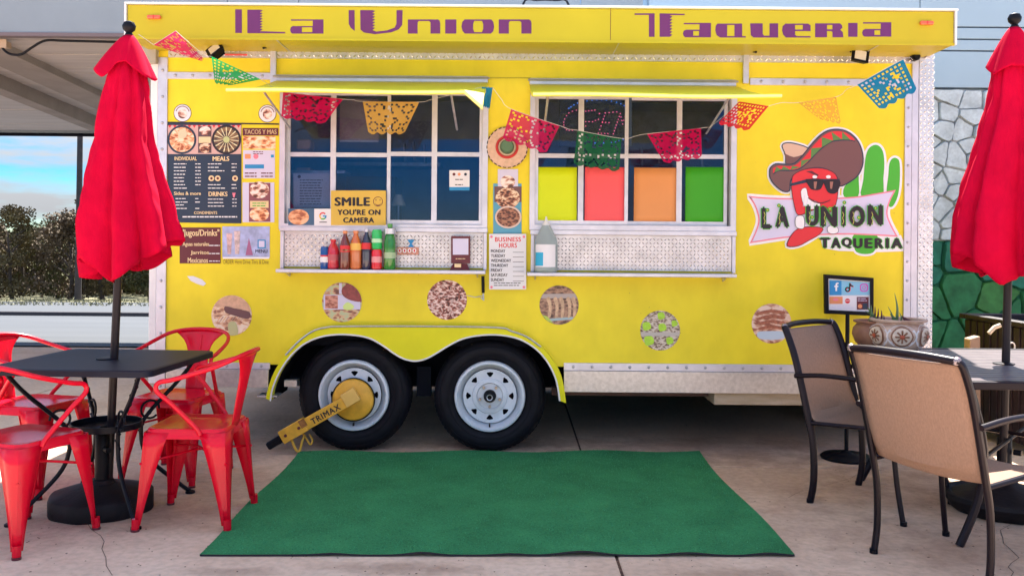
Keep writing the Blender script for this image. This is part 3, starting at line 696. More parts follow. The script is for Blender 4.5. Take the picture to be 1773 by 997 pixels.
# ---- prop brackets for the awnings
for px in (475, 1290):
    p = W(px, 110, F); zt = fz(88); zb = W(px, 146, F)[2]
    br = T('prop_bracket', B().box(p[0] - .018, p[0] + .018, F - .03, F - .013, zb, zt), m_alu2, bevel=.003)
    T('strap', B().tube([(p[0] - .0, F - .035, zt + .01), (p[0] + (-.03 if px < 900 else .03), F - .14, FZ0 - .006)], .008, 6), m_black, br)
# ---- awnings (propped flaps)
def awning(w, sgn, zh, wid):
    xa, xb = wid; n = 14; m = 8; vs = []; th = .022
    def pt(i, j, dz):
        u = i / n; v = j / m; x = xa + (xb - xa) * u; y = F - .01 - .95 * v; z = zh - .215 * v - .02 * sin(pi * v) * 1.0
        e = u if sgn > 0 else 1 - u
        z += .004 * sin(u * 7) * v
        if sgn < 0:
            if v > .7 and u > .93: z -= .085 * (v - .7) / .3 * (u - .93) / .07
        return (x, y, z + dz)
    b = B(); top = [pt(i, j, 0) for j in range(m + 1) for i in range(n + 1)]; bot = [pt(i, j, -th) for j in range(m + 1) for i in range(n + 1)]
    N = n + 1; K = len(top); f = []
    for j in range(m):
        for i in range(n):
            a = j*N+i; f.append((a, a+N, a+N+1, a+1)); f.append((K+a, K+a+1, K+a+N+1, K+a+N))
    for i in range(n): f.append((i, i+1, K+i+1, K+i)); a = m*N+i; f.append((a+1, a, K+a, K+a+1))
    for j in range(m): a = j*N; f.append((a+N, a, K+a, K+a+N)); a = j*N+n; f.append((a, a+N, K+a+N, K+a))
    o = T('awning_flap', b.add(top + bot, f), m_awn, smooth=True, recalc=True)
    # pale edge
    e = B().tube([(pt(i, m, -th * .5)[0], pt(i, m, 0)[1] - .004, pt(i, m, -th * .5)[2]) for i in range(n + 1)], .008, 6)
    T('edge_trim', e, M('awning_edge', (.80, .80, .30), .4), o)
    T('hinge', B().box(xa, xb, F - .03, F - .0005, zh - .005, zh + .035), m_alu2, o, bevel=.004)
    T('hinge_pin', B().tube([(xa - .01, F - .034, zh + .022), (xb + .01, F - .034, zh + .022)], .007, 6), m_rivet, o)
    for u in (.08, .92):
        i = int(u * n); q = pt(i, 5, -th); T('prop_rod', B().tube([(q[0], q[1], q[2]), (q[0], F - .03, zh - .30)], .007, 6), m_alu, o)
    return o
awning(WL, -1, W(660, 142, F)[2], (W(478, 145, F)[0], W(845, 145, F)[0]))
awning(WR, 1, W(1095, 148, F)[2], (W(917, 145, F)[0], W(1273, 145, F)[0]))
# ---- windows
def window(w, cols, hy, front_right):
    x0, x1, z0, z1 = w
    fr = T('window_frame', B().plate([(x0 - .006, z0 - .006), (x1 + .006, z0 - .006), (x1 + .006, z1 + .006), (x0 - .006, z1 + .006)], [[(x0 + .028, z0 + .028), (x1 - .028, z0 + .028), (x1 - .028, z1 - .028), (x0 + .028, z1 - .028)]], F - .022, F + .06), m_alu2, bevel=.003)
    for s in (0, 1):
        a, m1, c = cols[s]; y = F + (.004 if s == front_right else .034)
        a, m1, c = [W(q, 270, F)[0] for q in (a, m1, c)]
        za, zc = z0 + .028, z1 - .028; hz = W((cols[s][0] + cols[s][2]) / 2, hy, F)[2]; t = .017
        sa = T('window_sash', B().plate([(a, za), (c, za), (c, zc), (a, zc)], [[(a + t*1.3, za + t*1.6), (m1 - t, za + t*1.6), (m1 - t, hz - t*.8), (a + t*1.3, hz - t*.8)], [(m1 + t, za + t*1.6), (c - t*1.3, za + t*1.6), (c - t*1.3, hz - t*.8), (m1 + t, hz - t*.8)], [(a + t*1.3, hz + t*.8), (m1 - t, hz + t*.8), (m1 - t, zc - t), (a + t*1.3, zc - t)], [(m1 + t, hz + t*.8), (c - t*1.3, hz + t*.8), (c - t*1.3, zc - t), (m1 + t, zc - t)]], y, y + .022), m_alu2, bevel=.002)
        for (q0, q1) in ((a + .01, m1), (m1, c - .01)):
            for (r0, r1) in ((za + .012, hz), (hz, zc - .01)):
                T('pane', B().box(q0 + .001, q1 - .001, y + .010, y + .014, r0 + .001, r1 - .001), m_glass, sa)
    return fr
window(WL, [(494, 575, 676), (670, 752, 836)], 267, 1)
window(WR, [(926, 1006, 1088), (1082, 1178, 1262)], 270, 0)
# ---- tread plate recess, frames and shelves below the windows
for (pa, pb, y0, y1, lx, rx) in ((487, 843, 397, 466, 477, 840), (919, 1272, 403, 472, 913, 1276)):
    xa, xb = W(pa, 430, F)[0], W(pb, 430, F)[0]; mxp = (pa + pb) / 2; zt, zb = W(mxp, y0, F)[2], W(mxp, y1, F)[2]
    pn = T('tread_panel', B().box(xa + .024, xb - .024, F - .016, F - .002, zb + .012, zt - .018), m_tbase)
    T('tread_pattern', tread(xa + .024, xb - .024, zb + .012, zt - .018, F - .0161, .023), m_tread, pn, kind='stuff')
    T('sill', B().box(xa - .004, xb + .004, F - .035, F, zt - .017, zt + .012), m_alu2, bevel=.003)
    T('side_post', B().box(xa, xb - (xb - xa) + .022, F - .028, F, zb + .001, zt - .018), m_alu2, bevel=.003)
    T('side_post', B().box(xb - .022, xb, F - .028, F, zb + .001, zt - .018), m_alu2, bevel=.003)
    sx0, sx1 = W(lx, 470, F)[0], W(rx, 470, F)[0]
    kf = (F - .15) / F; sx0 *= kf; sx1 *= kf
    sh = T('shelf', B().box(sx0, sx1, F - .15, F - .0005, zb - .022, zb), m_alu2, bevel=.004)
    for q in (.04, .96):
        xx = sx0 + (sx1 - sx0) * q; T('shelf_bracket', B().hexa([(xx - .004, F - .012, zb - .05), (xx + .004, F - .012, zb - .05), (xx + .004, F - .001, zb - .05), (xx - .004, F - .001, zb - .05)], [(xx - .004, F - .08, zb - .029), (xx + .004, F - .08, zb - .029), (xx + .004, F - .001, zb - .029), (xx - .004, F - .001, zb - .029)]), m_alu2, sh)
    if pa < 500: SHL = zb
    else: SHR = zb
# latch with pin hanging right of the left shelf
p = W(837, 500, F); lt = T('shelf_latch', B().tube([(p[0] - .003, F - .03, fz(478)), (p[0], F - .03, fz(507))], .010, 8), m_black, smooth=True)
T('latch_hook', B().tube([(p[0], F - .02, fz(508)), (p[0] + .003, F - .03, fz(520)), (p[0] - .012, F - .02, fz(516))], .005, 6), m_alu, lt)
T('latch_wire', B().tube([(p[0] - .10, F - .006, fz(512)), (p[0] - .05, F - .01, fz(515)), (p[0], F - .02, fz(512))], .0025, 5), m_rivet, lt)
# ---- fender
fo = [(466,686),(470,668),(480,641),(496,616),(516,592),(540,572),(566,564),(600,562),(740,562),(860,564),(885,570),(912,580),(936,597),(954,618),(968,640),(975,665),(979,694)]
fi = [(q[0] + 3, q[1] + (2 if q[1] < 680 else -2)) for q in arch]
outer = cr(fo, 4, closed=False); inner = cr(arch, 4, closed=False)
poly = pxs(outer, F) + pxs(inner[::-1], F)
fe = T('fender', B().plate(poly, [], F - .075, F - .0005), m_lime, bevel=.004, recalc=True)
T('fender_outer_trim', B().tube([(x, F - .078, z) for x, z in pxs(cr([(500,612),(522,589),(545,572),(568,565),(600,563),(740,563),(860,565),(885,571),(912,581),(936,598)], 4, closed=False), F)], .006, 6), m_galv, fe)
T('fender_lip', B().tube([(x, F - .078, z) for x, z in pxs(inner, F)], .0055, 6), m_white, fe)
T('mud_step', B().box(fx(452), fx(486), F - .06, F + .05, .348, .358), m_alu, fe)
T('suspension_block', B().box(fx(492), fx(514), F + .03, F + .1, .40, .44), m_galv)
T('spring_hanger', B().box(fx(720), fx(745), F + .12, F + .2, .33, .52), m_under)
# ---- wheels
def wheel(px, py):
    c = W(px, py, F); cx, cz_ = c[0], .352
    y = F + .0
    w = T('wheel', B().lathe([(.225, .02), (.245, .004), (.29, -.004), (.325, .006), (.343, .03), (.352, .05), (.352, .17), (.343, .19), (.30, .215), (.225, .20)], (cx, y, cz_), 'y', 56, cap=False), m_tyre, smooth=True, label='black tyre with steel rim')
    tb = B()
    for k in range(72):
        a = 2 * pi * k / 72
        for (ya, yb, tw) in ((.052, .085, .03), (.10, .165, -.03)):
            p1 = (cx + .3525*cos(a), y + ya, cz_ + .3525*sin(a)); p2 = (cx + .3525*cos(a + tw), y + yb, cz_ + .3525*sin(a + tw))
            p3 = (cx + .3525*cos(a + tw + .05), y + yb, cz_ + .3525*sin(a + tw + .05)); p4 = (cx + .3525*cos(a + .05), y + ya, cz_ + .3525*sin(a + .05))
            q = [tuple([cx + (v[0]-cx)*1.005, v[1], cz_ + (v[2]-cz_)*1.005]) for v in (p1, p2, p3, p4)]
            tb.hexa([p1, p2, p3, p4], q)
    T('tread_block', tb, m_tyre, w, kind='stuff', recalc=True)
    rg = B()
    for rr_ in (.262, .315): rg.tube([(cx + rr_*cos(a), y - .0015, cz_ + rr_*sin(a)) for a in [2*pi*k/48 for k in range(48)]], .0022, 5, closed=True)
    T('sidewall_ring', rg, m_tyre, w)
    # rim barrel + lip
    T('rim', B().lathe([(.224, .012), (.218, -.006), (.205, -.008), (.196, .004), (.190, .03), (.176, .05), (.168, .062), (.168, .10), (.224, .14)], (cx, y, cz_), 'y', 48, cap=False), m_rim, w, smooth=True)
    holes = []
    for k in range(8):
        a = 2*pi*(k + .5 if False else k)/8 + pi/2
        ri, ro = .118, .148; h = []
        for (r_q, da) in ((ro, -.13), (ro + .003, 0), (ro, .13), (ro - .006, .15), (ri + .004, .055), (ri, 0), (ri + .004, -.055), (ro - .006, -.15)):
            h.append((cx + r_q*cos(a + da), cz_ + r_q*sin(a + da)))
        holes.append(h)
    T('wheel_disc', B().plate(circ(cx, cz_, .169, n=48), holes + [circ(cx, cz_, .040, n=20)], y + .030, y + .036), m_rim, w, bevel=.0015)
    T('brake_drum', B().lathe([(.165, .07), (.165, .12)], (cx, y, cz_), 'y', 24), m_under, w)
    T('rim_step_ring', B().lathe([(.112, .0295), (.108, .022), (.085, .018), (.080, .024), (.078, .0295)], (cx, y, cz_), 'y', 40, cap=False), m_rim, w, smooth=True)
    T('hub_cap', B().lathe([(.038, .036), (.038, .0), (.030, -.012), (.026, -.030), (.014, -.034), (.012, -.026), (.002, -.026)], (cx, y, cz_), 'y', 24), m_black, w, smooth=True)
    T('hub_ring', B().lathe([(.020, -.0345), (.018, -.037), (.014, -.0345)], (cx, y, cz_), 'y', 20, cap=False), m_alu, w)
    for k in range(5):
        a = 2*pi*k/5 - pi/2
        T('lug_nut', B().lathe([(.0095, .030), (.0095, .010), (.006, .006)], (cx + .066*cos(a), y, cz_ + .066*sin(a)), 'y', 6), M('lug', (.5, .42, .34), .35, .7), w)
    T('valve_stem', B().box(cx - .004, cx + .004, y - .004, y + .03, cz_ - .190, cz_ - .172), m_black, w)
    return cx, cz_
wl = wheel(612, 686); wr = wheel(848, 688)
# ---- floodlights under the soffit
def flood(px, py, rot, tilt):
    c = Vector(W(px, py, F - .16)); R = Matrix.Rotation(rot, 3, 'Y') @ Matrix.Rotation(tilt, 3, 'X')
    def tf(b): 
        b.v = [tuple(c + R @ Vector(v)) for v in b.v]; return b
    f_ = T('floodlight', tf(B().hexa([(-.055, -.02, -.06), (.055, -.02, -.06), (.04, .02, -.05), (-.04, .02, -.05)], [(-.055, -.02, .03), (.055, -.02, .03), (.04, .02, .02), (-.04, .02, .02)])), m_black, bevel=.003)
    T('lamp_lens', tf(B().box(-.034, .034, -.0235, -.0201, -.046, .012)), M('lens_cream', (.70, .66, .58), .3, coat=.5), f_)
    T('bracket', tf(B().tube([(-.055, 0, 0), (-.055, .01, .06), (.055, .01, .06), (.055, 0, 0)], .005, 6)), m_black, f_)
    T('driver_box', tf(B().box(-.03, .03, .021, .045, -.03, .01)), m_black, f_)
    T('stem', B().tube([c + R @ Vector((0, .01, .06)), Vector((c.x, F - .16, FZ0 - .002))], .008, 6), m_black, f_)
flood(373, 86, radians(-38), radians(-38)); flood(1488, 94, radians(12), radians(-14))
p = W(1578, 102, F); sc_ = T('camera_housing', B().lathe([(.012, 0), (.024, -.01), (.026, -.05), (.018, -.06)], (p[0], F - .02, p[2]), 'y', 16), m_black, smooth=True)
T('camera_cable', B().tube(cr([(p[0] - .01, F - .03, p[2] + .01), (p[0] - .06, F - .03, p[2] + .025), (p[0] - .12, F - .02, p[2] + .02)], 4, closed=False), .004, 5), m_black, sc_)
p = W(262, 85, F); T('corner_block', B().box(p[0] - .04, p[0] + .05, F - .05, F - .0145, p[2] - .10, p[2] + .05), M('block_grey', (.35, .33, .28), .6), bevel=.005)
p = W(1601, 86, F); T('corner_rope', B().tube([(p[0], F - .02, p[2] - .02), (p[0] + .01, F - .03, FZ0 - .002)], .02, 8), m_alu)
for px in (410, 1400): pp = W(px, 96, F); T('clearance_light', B().box(pp[0] - .07, pp[0] + .07, F - .022, F - .0135, pp[2] - .006, pp[2] + .004), M('red_lens', (.75, .10, .10), .3), bevel=.002)

# ================================================================== prints on the trailer wall
def strips(b, x0, x1, ys, h, Y, rnd, frag=.25, ragged=.35, align='l'):
    """rows of small print, too small to read in the photo"""
    for y in ys:
        L = (x1 - x0) * (1 - rnd.random() * ragged); x = x0 if align == 'l' else (x1 - L if align == 'r' else (x0 + x1 - L) / 2); e = x + L
        while x < e - 1:
            w = min(rnd.uniform(3, 9), e - x); b.plate(pxs(rect(x, y - h / 2, x + w, y + h / 2), Y), [], Y); x += w + 1.1
    return b
rp_ = random.Random(9)
# menu board
f1 = food('food_print_shrimp', [(.35, .08, .03), (.75, .30, .12), (.85, .50, .28), (.9, .72, .5)], 34, 1)
f2 = food('food_print_tacos', [(.16, .09, .05), (.45, .32, .14), (.75, .65, .35), (.85, .80, .6)], 30, 2)
f3 = food('food_print_meat', [(.05, .015, .01), (.22, .06, .03), (.5, .22, .12), (.75, .6, .42)], 45, 3)
f4 = food('food_print_mix', [(.10, .04, .03), (.40, .14, .10), (.70, .50, .40), (.8, .75, .7)], 30, 4)
mb = decal('menu_board', [(290, 213), (418, 215), (418, 387), (290, 385)], m_navy, tr, 2, label='navy menu board with food photos and small price lists')
decal('menu_panel_edge', [(289, 211), (483, 214), (483, 216.5), (289, 213.5)], m_black2, mb, 3)
b = B()
for k in range(15): b.plate(pxs([(291 + k * 8.5, 217), (297 + k * 8.5, 217), (294 + k * 8.5, 222)], F - 3.2 * LY), [], F - 3.2 * LY)
decal('photo_strip', rect(290.5, 217, 417.5, 267), M('pr_pink', (.62, .40, .36), .5), mb, 3)
T('pennant_row', b, m_pred, mb, kind='stuff')
def dish(cx, cy, r, rim, mat, par, lay, petals=0, pm=None):
    d = decal('plate_photo', circ(cx, cy, r), rim, par, lay)
    decal('food_photo', circ(cx, cy, r * .86), mat, d if par is tr else par, lay + 1)
    if petals:
        b = B(); Y = F - (lay + 2) * LY
        for k in range(petals):
            a = 2 * pi * k / petals + .1; w = 2.4 / petals
            b.plate(pxs([(cx + r*.22*cos(a - w*.3), cy + r*.22*sin(a - w*.3)), (cx + r*.82*cos(a - w*.35), cy + r*.82*sin(a - w*.35)), (cx + r*.86*cos(a), cy + r*.86*sin(a)), (cx + r*.82*cos(a + w*.35), cy + r*.82*sin(a + w*.35)), (cx + r*.22*cos(a + w*.3), cy + r*.22*sin(a + w*.3))], Y), [], Y)
        T('taco_ring_photo', b, pm, par, kind='stuff')
    return d
m_shr = M('print_shrimp', (.85, .42, .24), .5, var=.35, vscale=60)
dish(315, 242, 25, m_navy, f1, mb, 4, 11, m_shr); decal('dip_photo', circ(316, 232, 8), M('dip', (.62, .55, .36), .5), mb, 7)
dish(392, 242, 25.5, m_black2, food('food_print_dark', [(.05, .03, .03), (.25, .14, .06)], 40, 6), mb, 4, 15, M('print_taco', (.80, .74, .46), .5, var=.35, vscale=55)); decal('dip_photo', circ(392, 242, 5.5), M('dipg', (.50, .55, .25), .5), mb, 7)
decal('card_photo', rect(343, 219, 366, 265), M('pr_dk', (.10, .06, .07), .5), mb, 4); decal('bowl_photo', circ(355, 227, 10, 8), f4, mb, 5); decal('card_text', rect(344, 237, 365, 248), m_cream, mb, 5); decal('bowl_photo', circ(355, 256, 10, 9), f3, mb, 5)
b = B()
text(b, 'INDIVIDUAL', 302, 271.5, 341, 278, F - 3 * LY, bold=.03); text(b, 'MEALS', 368, 271, 397, 279, F - 3 * LY, bold=.04)
text(b, 'Sides & more', 301, 332, 348, 338, F - 3 * LY, bold=.03); text(b, 'DRINKS', 361, 332, 394, 340, F - 3 * LY, bold=.04); text(b, 'CONDIMENTS', 336, 366, 376, 371, F - 3 * LY, bold=.03)
T('menu_headings', b, m_cream, mb)
b = B(); Y3 = F - 3 * LY
strips(b, 301, 327, [284, 290, 296, 302, 308, 314, 320, 326], 1.5, Y3, rp_); strips(b, 338, 348, [284, 290, 296, 302, 308, 314, 320], 1.5, Y3, rp_, ragged=.1)
strips(b, 360, 390, [284, 290, 296], 1.5, Y3, rp_); strips(b, 360, 390, [320, 326], 1.4, Y3, rp_); strips(b, 401, 410, [284, 290, 296, 320, 326], 1.5, Y3, rp_, ragged=.1)
strips(b, 304, 326, [344, 350, 355, 361], 1.4, Y3, rp_); strips(b, 338, 347, [344, 350, 361], 1.4, Y3, rp_, ragged=.2); strips(b, 360, 388, [345, 351, 357], 1.4, Y3, rp_); strips(b, 402, 410, [345, 351, 357], 1.4, Y3, rp_, ragged=.1)
strips(b, 316, 412, [375.5], 2.2, Y3, rp_, ragged=.02)
T('menu_small_print', b, m_pwhite, mb, kind='stuff')
for (x, y) in ((366, 309), (377, 309), (407, 309)): decal('taco_icon', circ(x, y, 5), m_cream, mb, 3); decal('taco_icon_center', circ(x, y, 2.2), m_maroon, mb, 4)
decal('cup_icon', [(402, 334), (408, 334), (406, 342), (404, 342)], m_ppink, mb, 3)
# right-hand column of posters
def poster(name, r_, mat, lay=2, label=None, **k): return decal(name, rect(*r_), mat, tr, lay, label=label, **k)
po = poster('tacos_banner', (420, 222, 482, 235), m_maroon, label='maroon strip reading TACOS Y MAS'); b = B(); text(b, 'TACOS Y MAS', 423, 224.5, 479, 232.5, Y3, bold=.03); T('print_text', b, M('pr_gold', (.55, .40, .22), .5), po)
po = poster('food_strip', (421, 236, 477, 258), f1)
po = poster('follow_card', (421, 260, 476, 309), m_lav, label='lavender card with a blue bar and three small pictures')
decal('blue_bar', rect(424, 285, 457, 292), m_pblue, po, 3); decal('picture', rect(424, 267, 434, 275), m_porg, po, 3); decal('picture', circ(443, 271, 4.5), m_ppink, po, 3); decal('picture', rect(469, 268, 474, 273), m_pblue, po, 3)
b = B(); strips(b, 438, 462, [263, 266.5], 1.3, Y3, rp_); strips(b, 424, 448, [300, 305.5], 2, Y3, rp_, ragged=.15); strips(b, 452, 474, [300, 305.5], 2, Y3, rp_, ragged=.15); T('print_text', b, m_maroon, po, kind='stuff')
po = poster('bowl_card', (420, 316, 475, 385), m_lav, label='pale card with two round dish photos'); decal('dark_band', rect(431, 317, 468, 384), M('pr_mar2', (.25, .08, .10), .5), po, 3)
decal('food_photo', circ(449, 329, 17, 14.5), f4, po, 4); decal('card_text', rect(433, 348, 465, 360), m_cream, po, 5); decal('food_photo', circ(449, 371, 17, 12), f1, po, 4)
b = B(); text(b, 'POZOLE', 436, 350, 462, 354, F - 6 * LY, bold=.02) if False else None; strips(b, 437, 461, [352, 356.5], 1.6, F - 6 * LY, rp_, ragged=.1); T('print_text', b, m_pgrn, po, kind='stuff')
po = poster('juice_sign', (311, 394, 382, 456), m_maroon, label='maroon sign with JUGOS / DRINKS in cream letters')
for s_, q in (('"Jugos/Drinks"', (315, 397, 380, 412)), ('Aguas naturales', (316, 419, 362, 428)), ('Jarritos', (330, 434, 362, 442)), ('Mexicanos', (325, 446, 360, 455))): T('print_text', text(B(), s_, *q, Y3, bold=.03), m_cream, po)
b = B(); b = B(); strips(b, 362, 381, [425, 439, 452], 1.6, Y3, rp_, ragged=.05); T('print_underline', b, m_pwhite, po, kind='stuff')
po = poster('shakes_poster', (385, 392, 467, 446), M('pr_sky', (.42, .48, .75), .5, var=.3, vscale=16), label='blue poster with drinks and the word MENU')
decal('cup_photo', [(392, 404), (402, 404), (400, 440), (394, 440)], M('pr_cup', (.65, .45, .45), .5, var=.4, vscale=40), po, 3); decal('cup_photo', [(405, 400), (416, 400), (414, 440), (407, 440)], M('pr_cup2', (.70, .55, .55), .5, var=.4, vscale=40), po, 3)
decal('peak_photo', [(425, 442), (431, 412), (438, 442)], M('pr_peak', (.35, .12, .25), .5), po, 3); decal('menu_square', rect(446, 415, 460, 430), m_pblue, po, 3); decal('menu_square_fill', rect(448, 417, 458, 428), m_lav, po, 4)
b = B(); text(b, 'MENU', 442, 432, 463, 438, Y3, bold=.02); T('print_text', b, m_navy, po)
decal('white_border', [(386, 445), (466, 445), (466, 448), (386, 448)], m_pwhite, po, 3)
b = B(); text(b, 'ORDER Here Drive Thru & Dine', 386, 449.5, 465, 457, F - 2 * LY, bold=.0); T('wall_text', b, M('pr_olive', (.25, .16, .02), .5))
for (cx_, cy_) in ((316, 196), (463, 197)):
    s = decal('round_badge', circ(cx_, cy_, 15.5), m_black2, tr, 1, label='round white badge sticker'); decal('badge_face', circ(cx_, cy_, 14.5), m_paper, s, 2); decal('badge_picture', circ(cx_, cy_ + 1, 8, 8.5), f4, s, 3)
    b = B()
    for a in range(14):
        t = radians(200 + a * 11); x = cx_ + 11.6 * cos(t); y = cy_ + 11.6 * sin(t); b.plate(pxs(rect(x - .8, y - .9, x + .8, y + .9), F - 3 * LY), [], F - 3 * LY)
    T('badge_print', b, m_maroon, s, kind='stuff')
# circular food pictures
def disc(cx, cy, r, mat, label):
    return decal('food_sticker', circ(cx, cy, r, n=36), mat, tr, 1, label=label)
d = disc(401, 546, 35, food('sticker_fries', [(.28, .12, .08), (.62, .32, .18), (.82, .58, .38), (.85, .70, .55)], 26, 11), 'round sticker of tortilla strips')
def inside(cx, cy, r, pts):
    o = []
    for x, y in pts:
        dx, dy = x - cx, y - cy; L = sqrt(dx*dx + dy*dy); k = min(1, (r - .3) / max(L, 1e-6)); o.append((cx + dx*k, cy + dy*k))
    return o
decal('picture_shape', inside(401, 546, 35, cr([(372, 530), (385, 514), (410, 511), (428, 524), (434, 540), (420, 536), (395, 532)], 3)), M('tortilla', (.66, .40, .26), .5, var=.2, vscale=30), d, 2)
decal('picture_shape', inside(401, 546, 35, cr([(390, 530), (410, 535), (432, 540), (430, 552), (405, 546), (390, 540)], 3)), m_hatb, d, 3)
decal('picture_shape', inside(401, 546, 35, cr([(395, 560), (408, 558), (412, 580), (398, 582)], 3)), M('limep', (.50, .50, .25), .5), d, 3)
for k in range(12): x = 370 + k * 5; decal('picture_strip', inside(401, 546, 35, [(x, 566 - k), (x + 3, 562 - k), (x + 13, 548), (x + 10, 548)]), M('strip_%d' % k, (.78 - .22 * (k % 2), .42 - .12 * (k % 2) + .03 * (k % 3), .24), .5), d, 2 + .05 * k)
d = disc(592, 523, 34.5, food('sticker_collage', [(.14, .05, .04), (.45, .20, .12), (.62, .42, .25), (.45, .5, .3)], 32, 12), 'round sticker with a collage of dishes')
decal('collage_gap', inside(592, 523, 34.5, rect(557, 509, 627, 537)), m_lav, d, 2); decal('collage_photo', rect(563, 511.5, 585, 534), food('c1', [(.3, .08, .05), (.65, .3, .22)], 50, 5), d, 3)
decal('collage_gap', inside(592, 523, 34.5, rect(587, 490, 592, 508.9)), m_lav, d, 2.3)
decal('soup_photo', inside(592, 523, 34.5, cr([(592, 500), (602, 492), (618, 496), (628, 512), (626, 522), (608, 520), (594, 512)], 3)), M('soup', (.28, .05, .05), .4, var=.4, vscale=40), d, 4)
decal('lime_photo', cr([(594, 530), (602, 523), (613, 530), (608, 536), (597, 536)], 3), M('lime', (.60, .75, .25), .5), d, 4)
d = disc(774, 519, 34.5, food('sticker_stew', [(.05, .012, .012), (.22, .04, .03), (.40, .12, .08), (.80, .62, .58)], 55, 13), 'round sticker of dark red shredded meat')
b = B(); r_ = random.Random(31)
for k in range(70):
    a = r_.uniform(0, 6.28); rr_ = 31 * sqrt(r_.random()); x, y = 774 + rr_ * cos(a), 519 + rr_ * sin(a); q = r_.uniform(0, 3.14); l, w_ = r_.uniform(2, 5.5), r_.uniform(.6, 1.5); c_, s_ = cos(q), sin(q)
    Yk = F - (2 + k * .02) * LY; b.plate(pxs([(x - l*c_, y - l*s_), (x + w_*s_, y - w_*c_), (x + l*c_, y + l*s_), (x - w_*s_, y + w_*c_)], Yk), [], Yk)
T('onion_pieces', b, M('onion', (.66, .46, .42), .5, var=.4, vscale=60), d, kind='stuff')
d = disc(968, 528, 34, food('sticker_tacos', [(.08, .04, .03), (.25, .13, .09), (.42, .24, .16)], 40, 14), 'round sticker of a row of tacos')
decal('tray_photo', inside(968, 528, 34, [(935, 505), (1000, 505), (1003, 515), (933, 515)]), M('tray', (.45, .38, .36), .5), d, 2); decal('tray_photo', inside(968, 528, 34, rect(945, 552, 1000, 563)), M('tray2', (.35, .48, .52), .5), d, 2); decal('lime_photo', inside(968, 528, 34, [(938, 545), (948, 548), (958, 560), (945, 556)]), M('lime2', (.45, .6, .1), .5), d, 3)
for k, x in enumerate((950, 962, 972, 984, 993)):
    a = cr([(x - 4, 518), (x + 1, 514), (x + 5, 526), (x + 4, 546), (x - 1, 550), (x + 0, 530)], 3); decal('taco_photo', inside(968, 528, 34, a), M('tac_%d' % k, (.66, .44, .28), .5, var=.3, vscale=40), d, 3)
d = disc(1143, 572, 34.5, food('sticker_salad', [(.12, .07, .05), (.36, .28, .20), (.62, .55, .48)], 70, 15), 'round sticker with five bright green limes')
for x, y, w_ in ((1145, 547, 6), (1120, 565, 7), (1147, 567, 6.5), (1168, 560, 5), (1124, 590, 8), (1160, 590, 6)): decal('lime_photo', cr([(x - w_, y - w_*.8), (x + w_*.6, y - w_), (x + w_, y + w_*.5), (x - w_*.7, y + w_)], 3), M('limeb', (.42, .72, .05), .5, var=.2, vscale=40), d, 2)
decal('banner_photo', inside(1143, 572, 34.5, rect(1110, 575, 1177, 582)), M('bn', (.50, .46, .42), .5), d, 2)
d = disc(1336, 560, 34.5, food('sticker_burrito', [(.30, .10, .06), (.62, .34, .22), (.80, .60, .48)], 26, 16), 'round sticker of rolled tacos on a plate')
decal('tray_photo', cr([(1312, 575), (1330, 573), (1356, 574), (1362, 582), (1345, 588), (1315, 586)], 3), M('plt', (.50, .60, .70), .4), d, 2)
for k in range(4): y = 540 + k * 9; decal('taco_photo', cr([(1314, y), (1335, y - 4), (1358, y - 1), (1356, y + 4), (1335, y + 1), (1316, y + 4)], 3), M('br_%d' % k, (.42, .14, .08), .5, var=.4, vscale=50), d, 2)
decal('torn_sticker', [(324, 478), (335, 478), (350, 484), (357, 491), (352, 495), (340, 491), (330, 486)], m_paper, tr, 1)
# food poster between the windows
po = decal('dish_poster', [(854, 318), (903, 318), (903, 405), (854, 405)], M('pr_teal', (.10, .35, .50), .5), tr, 2, label='narrow poster with three stacked dish photos')
decal('picture', rect(862, 293, 897, 327), m_lav, po, 3); decal('food_photo', circ(879, 315, 13, 11), f4, po, 4); decal('picture', rect(856, 323, 903, 350), m_hatb, po, 3.5); decal('food_photo', circ(879, 343, 21, 18), f3, po, 5)
decal('bowl_photo', circ(880, 376, 23, 19.5), M('bowl', (.68, .52, .45), .5), po, 6); decal('food_photo', circ(880, 376, 20, 16.5), food('chili_b', [(.04, .015, .01), (.18, .05, .03), (.4, .18, .1)], 60, 8), po, 7)
# ------------------------------------------------------------------ the big emblem
Zx = lambda pts: [(1270 + x / 3.834, 200 + y / 3.834) for x, y in pts]
lg = None
def LD(name, pts, mat, lay, smooth=0, holes=(), grow=0, par='lg'):
    q = cr(pts, smooth) if smooth else list(pts)
    if grow: q = offp(q, grow)
    return decal(name, Zx(q), mat, lg if lg is not None else tr, lay, holes=[Zx(h) for h in holes])
hat = [(240,385),(244,350),(280,322),(345,325),(405,318),(460,265),(530,178),(600,115),(670,93),(750,105),(815,155),(852,230),(860,315),(832,390),(775,440),(705,470),(690,415),(650,372),(570,347),(480,358),(410,392),(378,440),(372,500),(325,502),(270,458),(243,415)]
crown = [(322,205),(345,183),(400,185),(492,215),(500,260),(430,330),(352,330),(345,265)]
ban = cr([(98,535),(240,546),(400,550),(560,552),(800,540),(960,515),(1078,494)], 4, closed=False) + cr([(1078,494),(1040,570),(1022,650),(1050,730),(1092,805)], 4, closed=False)[1:] + cr([(1092,805),(900,795),(700,790),(400,806),(108,848)], 4, closed=False)[1:] + cr([(108,848),(145,770),(165,690),(140,600),(98,535)], 4, closed=False)[1:-1]
cac1 = [(850,540),(862,430),(875,290),(895,225),(930,198),(965,202),(992,240),(1002,320),(995,420),(985,540)]
cac2 = [(1015,520),(1028,400),(1035,320),(1058,285),(1085,285),(1103,315),(1104,430),(1092,530),(1060,600),(1030,600)]
cac3 = [(735,540),(738,470),(790,435),(826,385),(832,440),(826,540)]
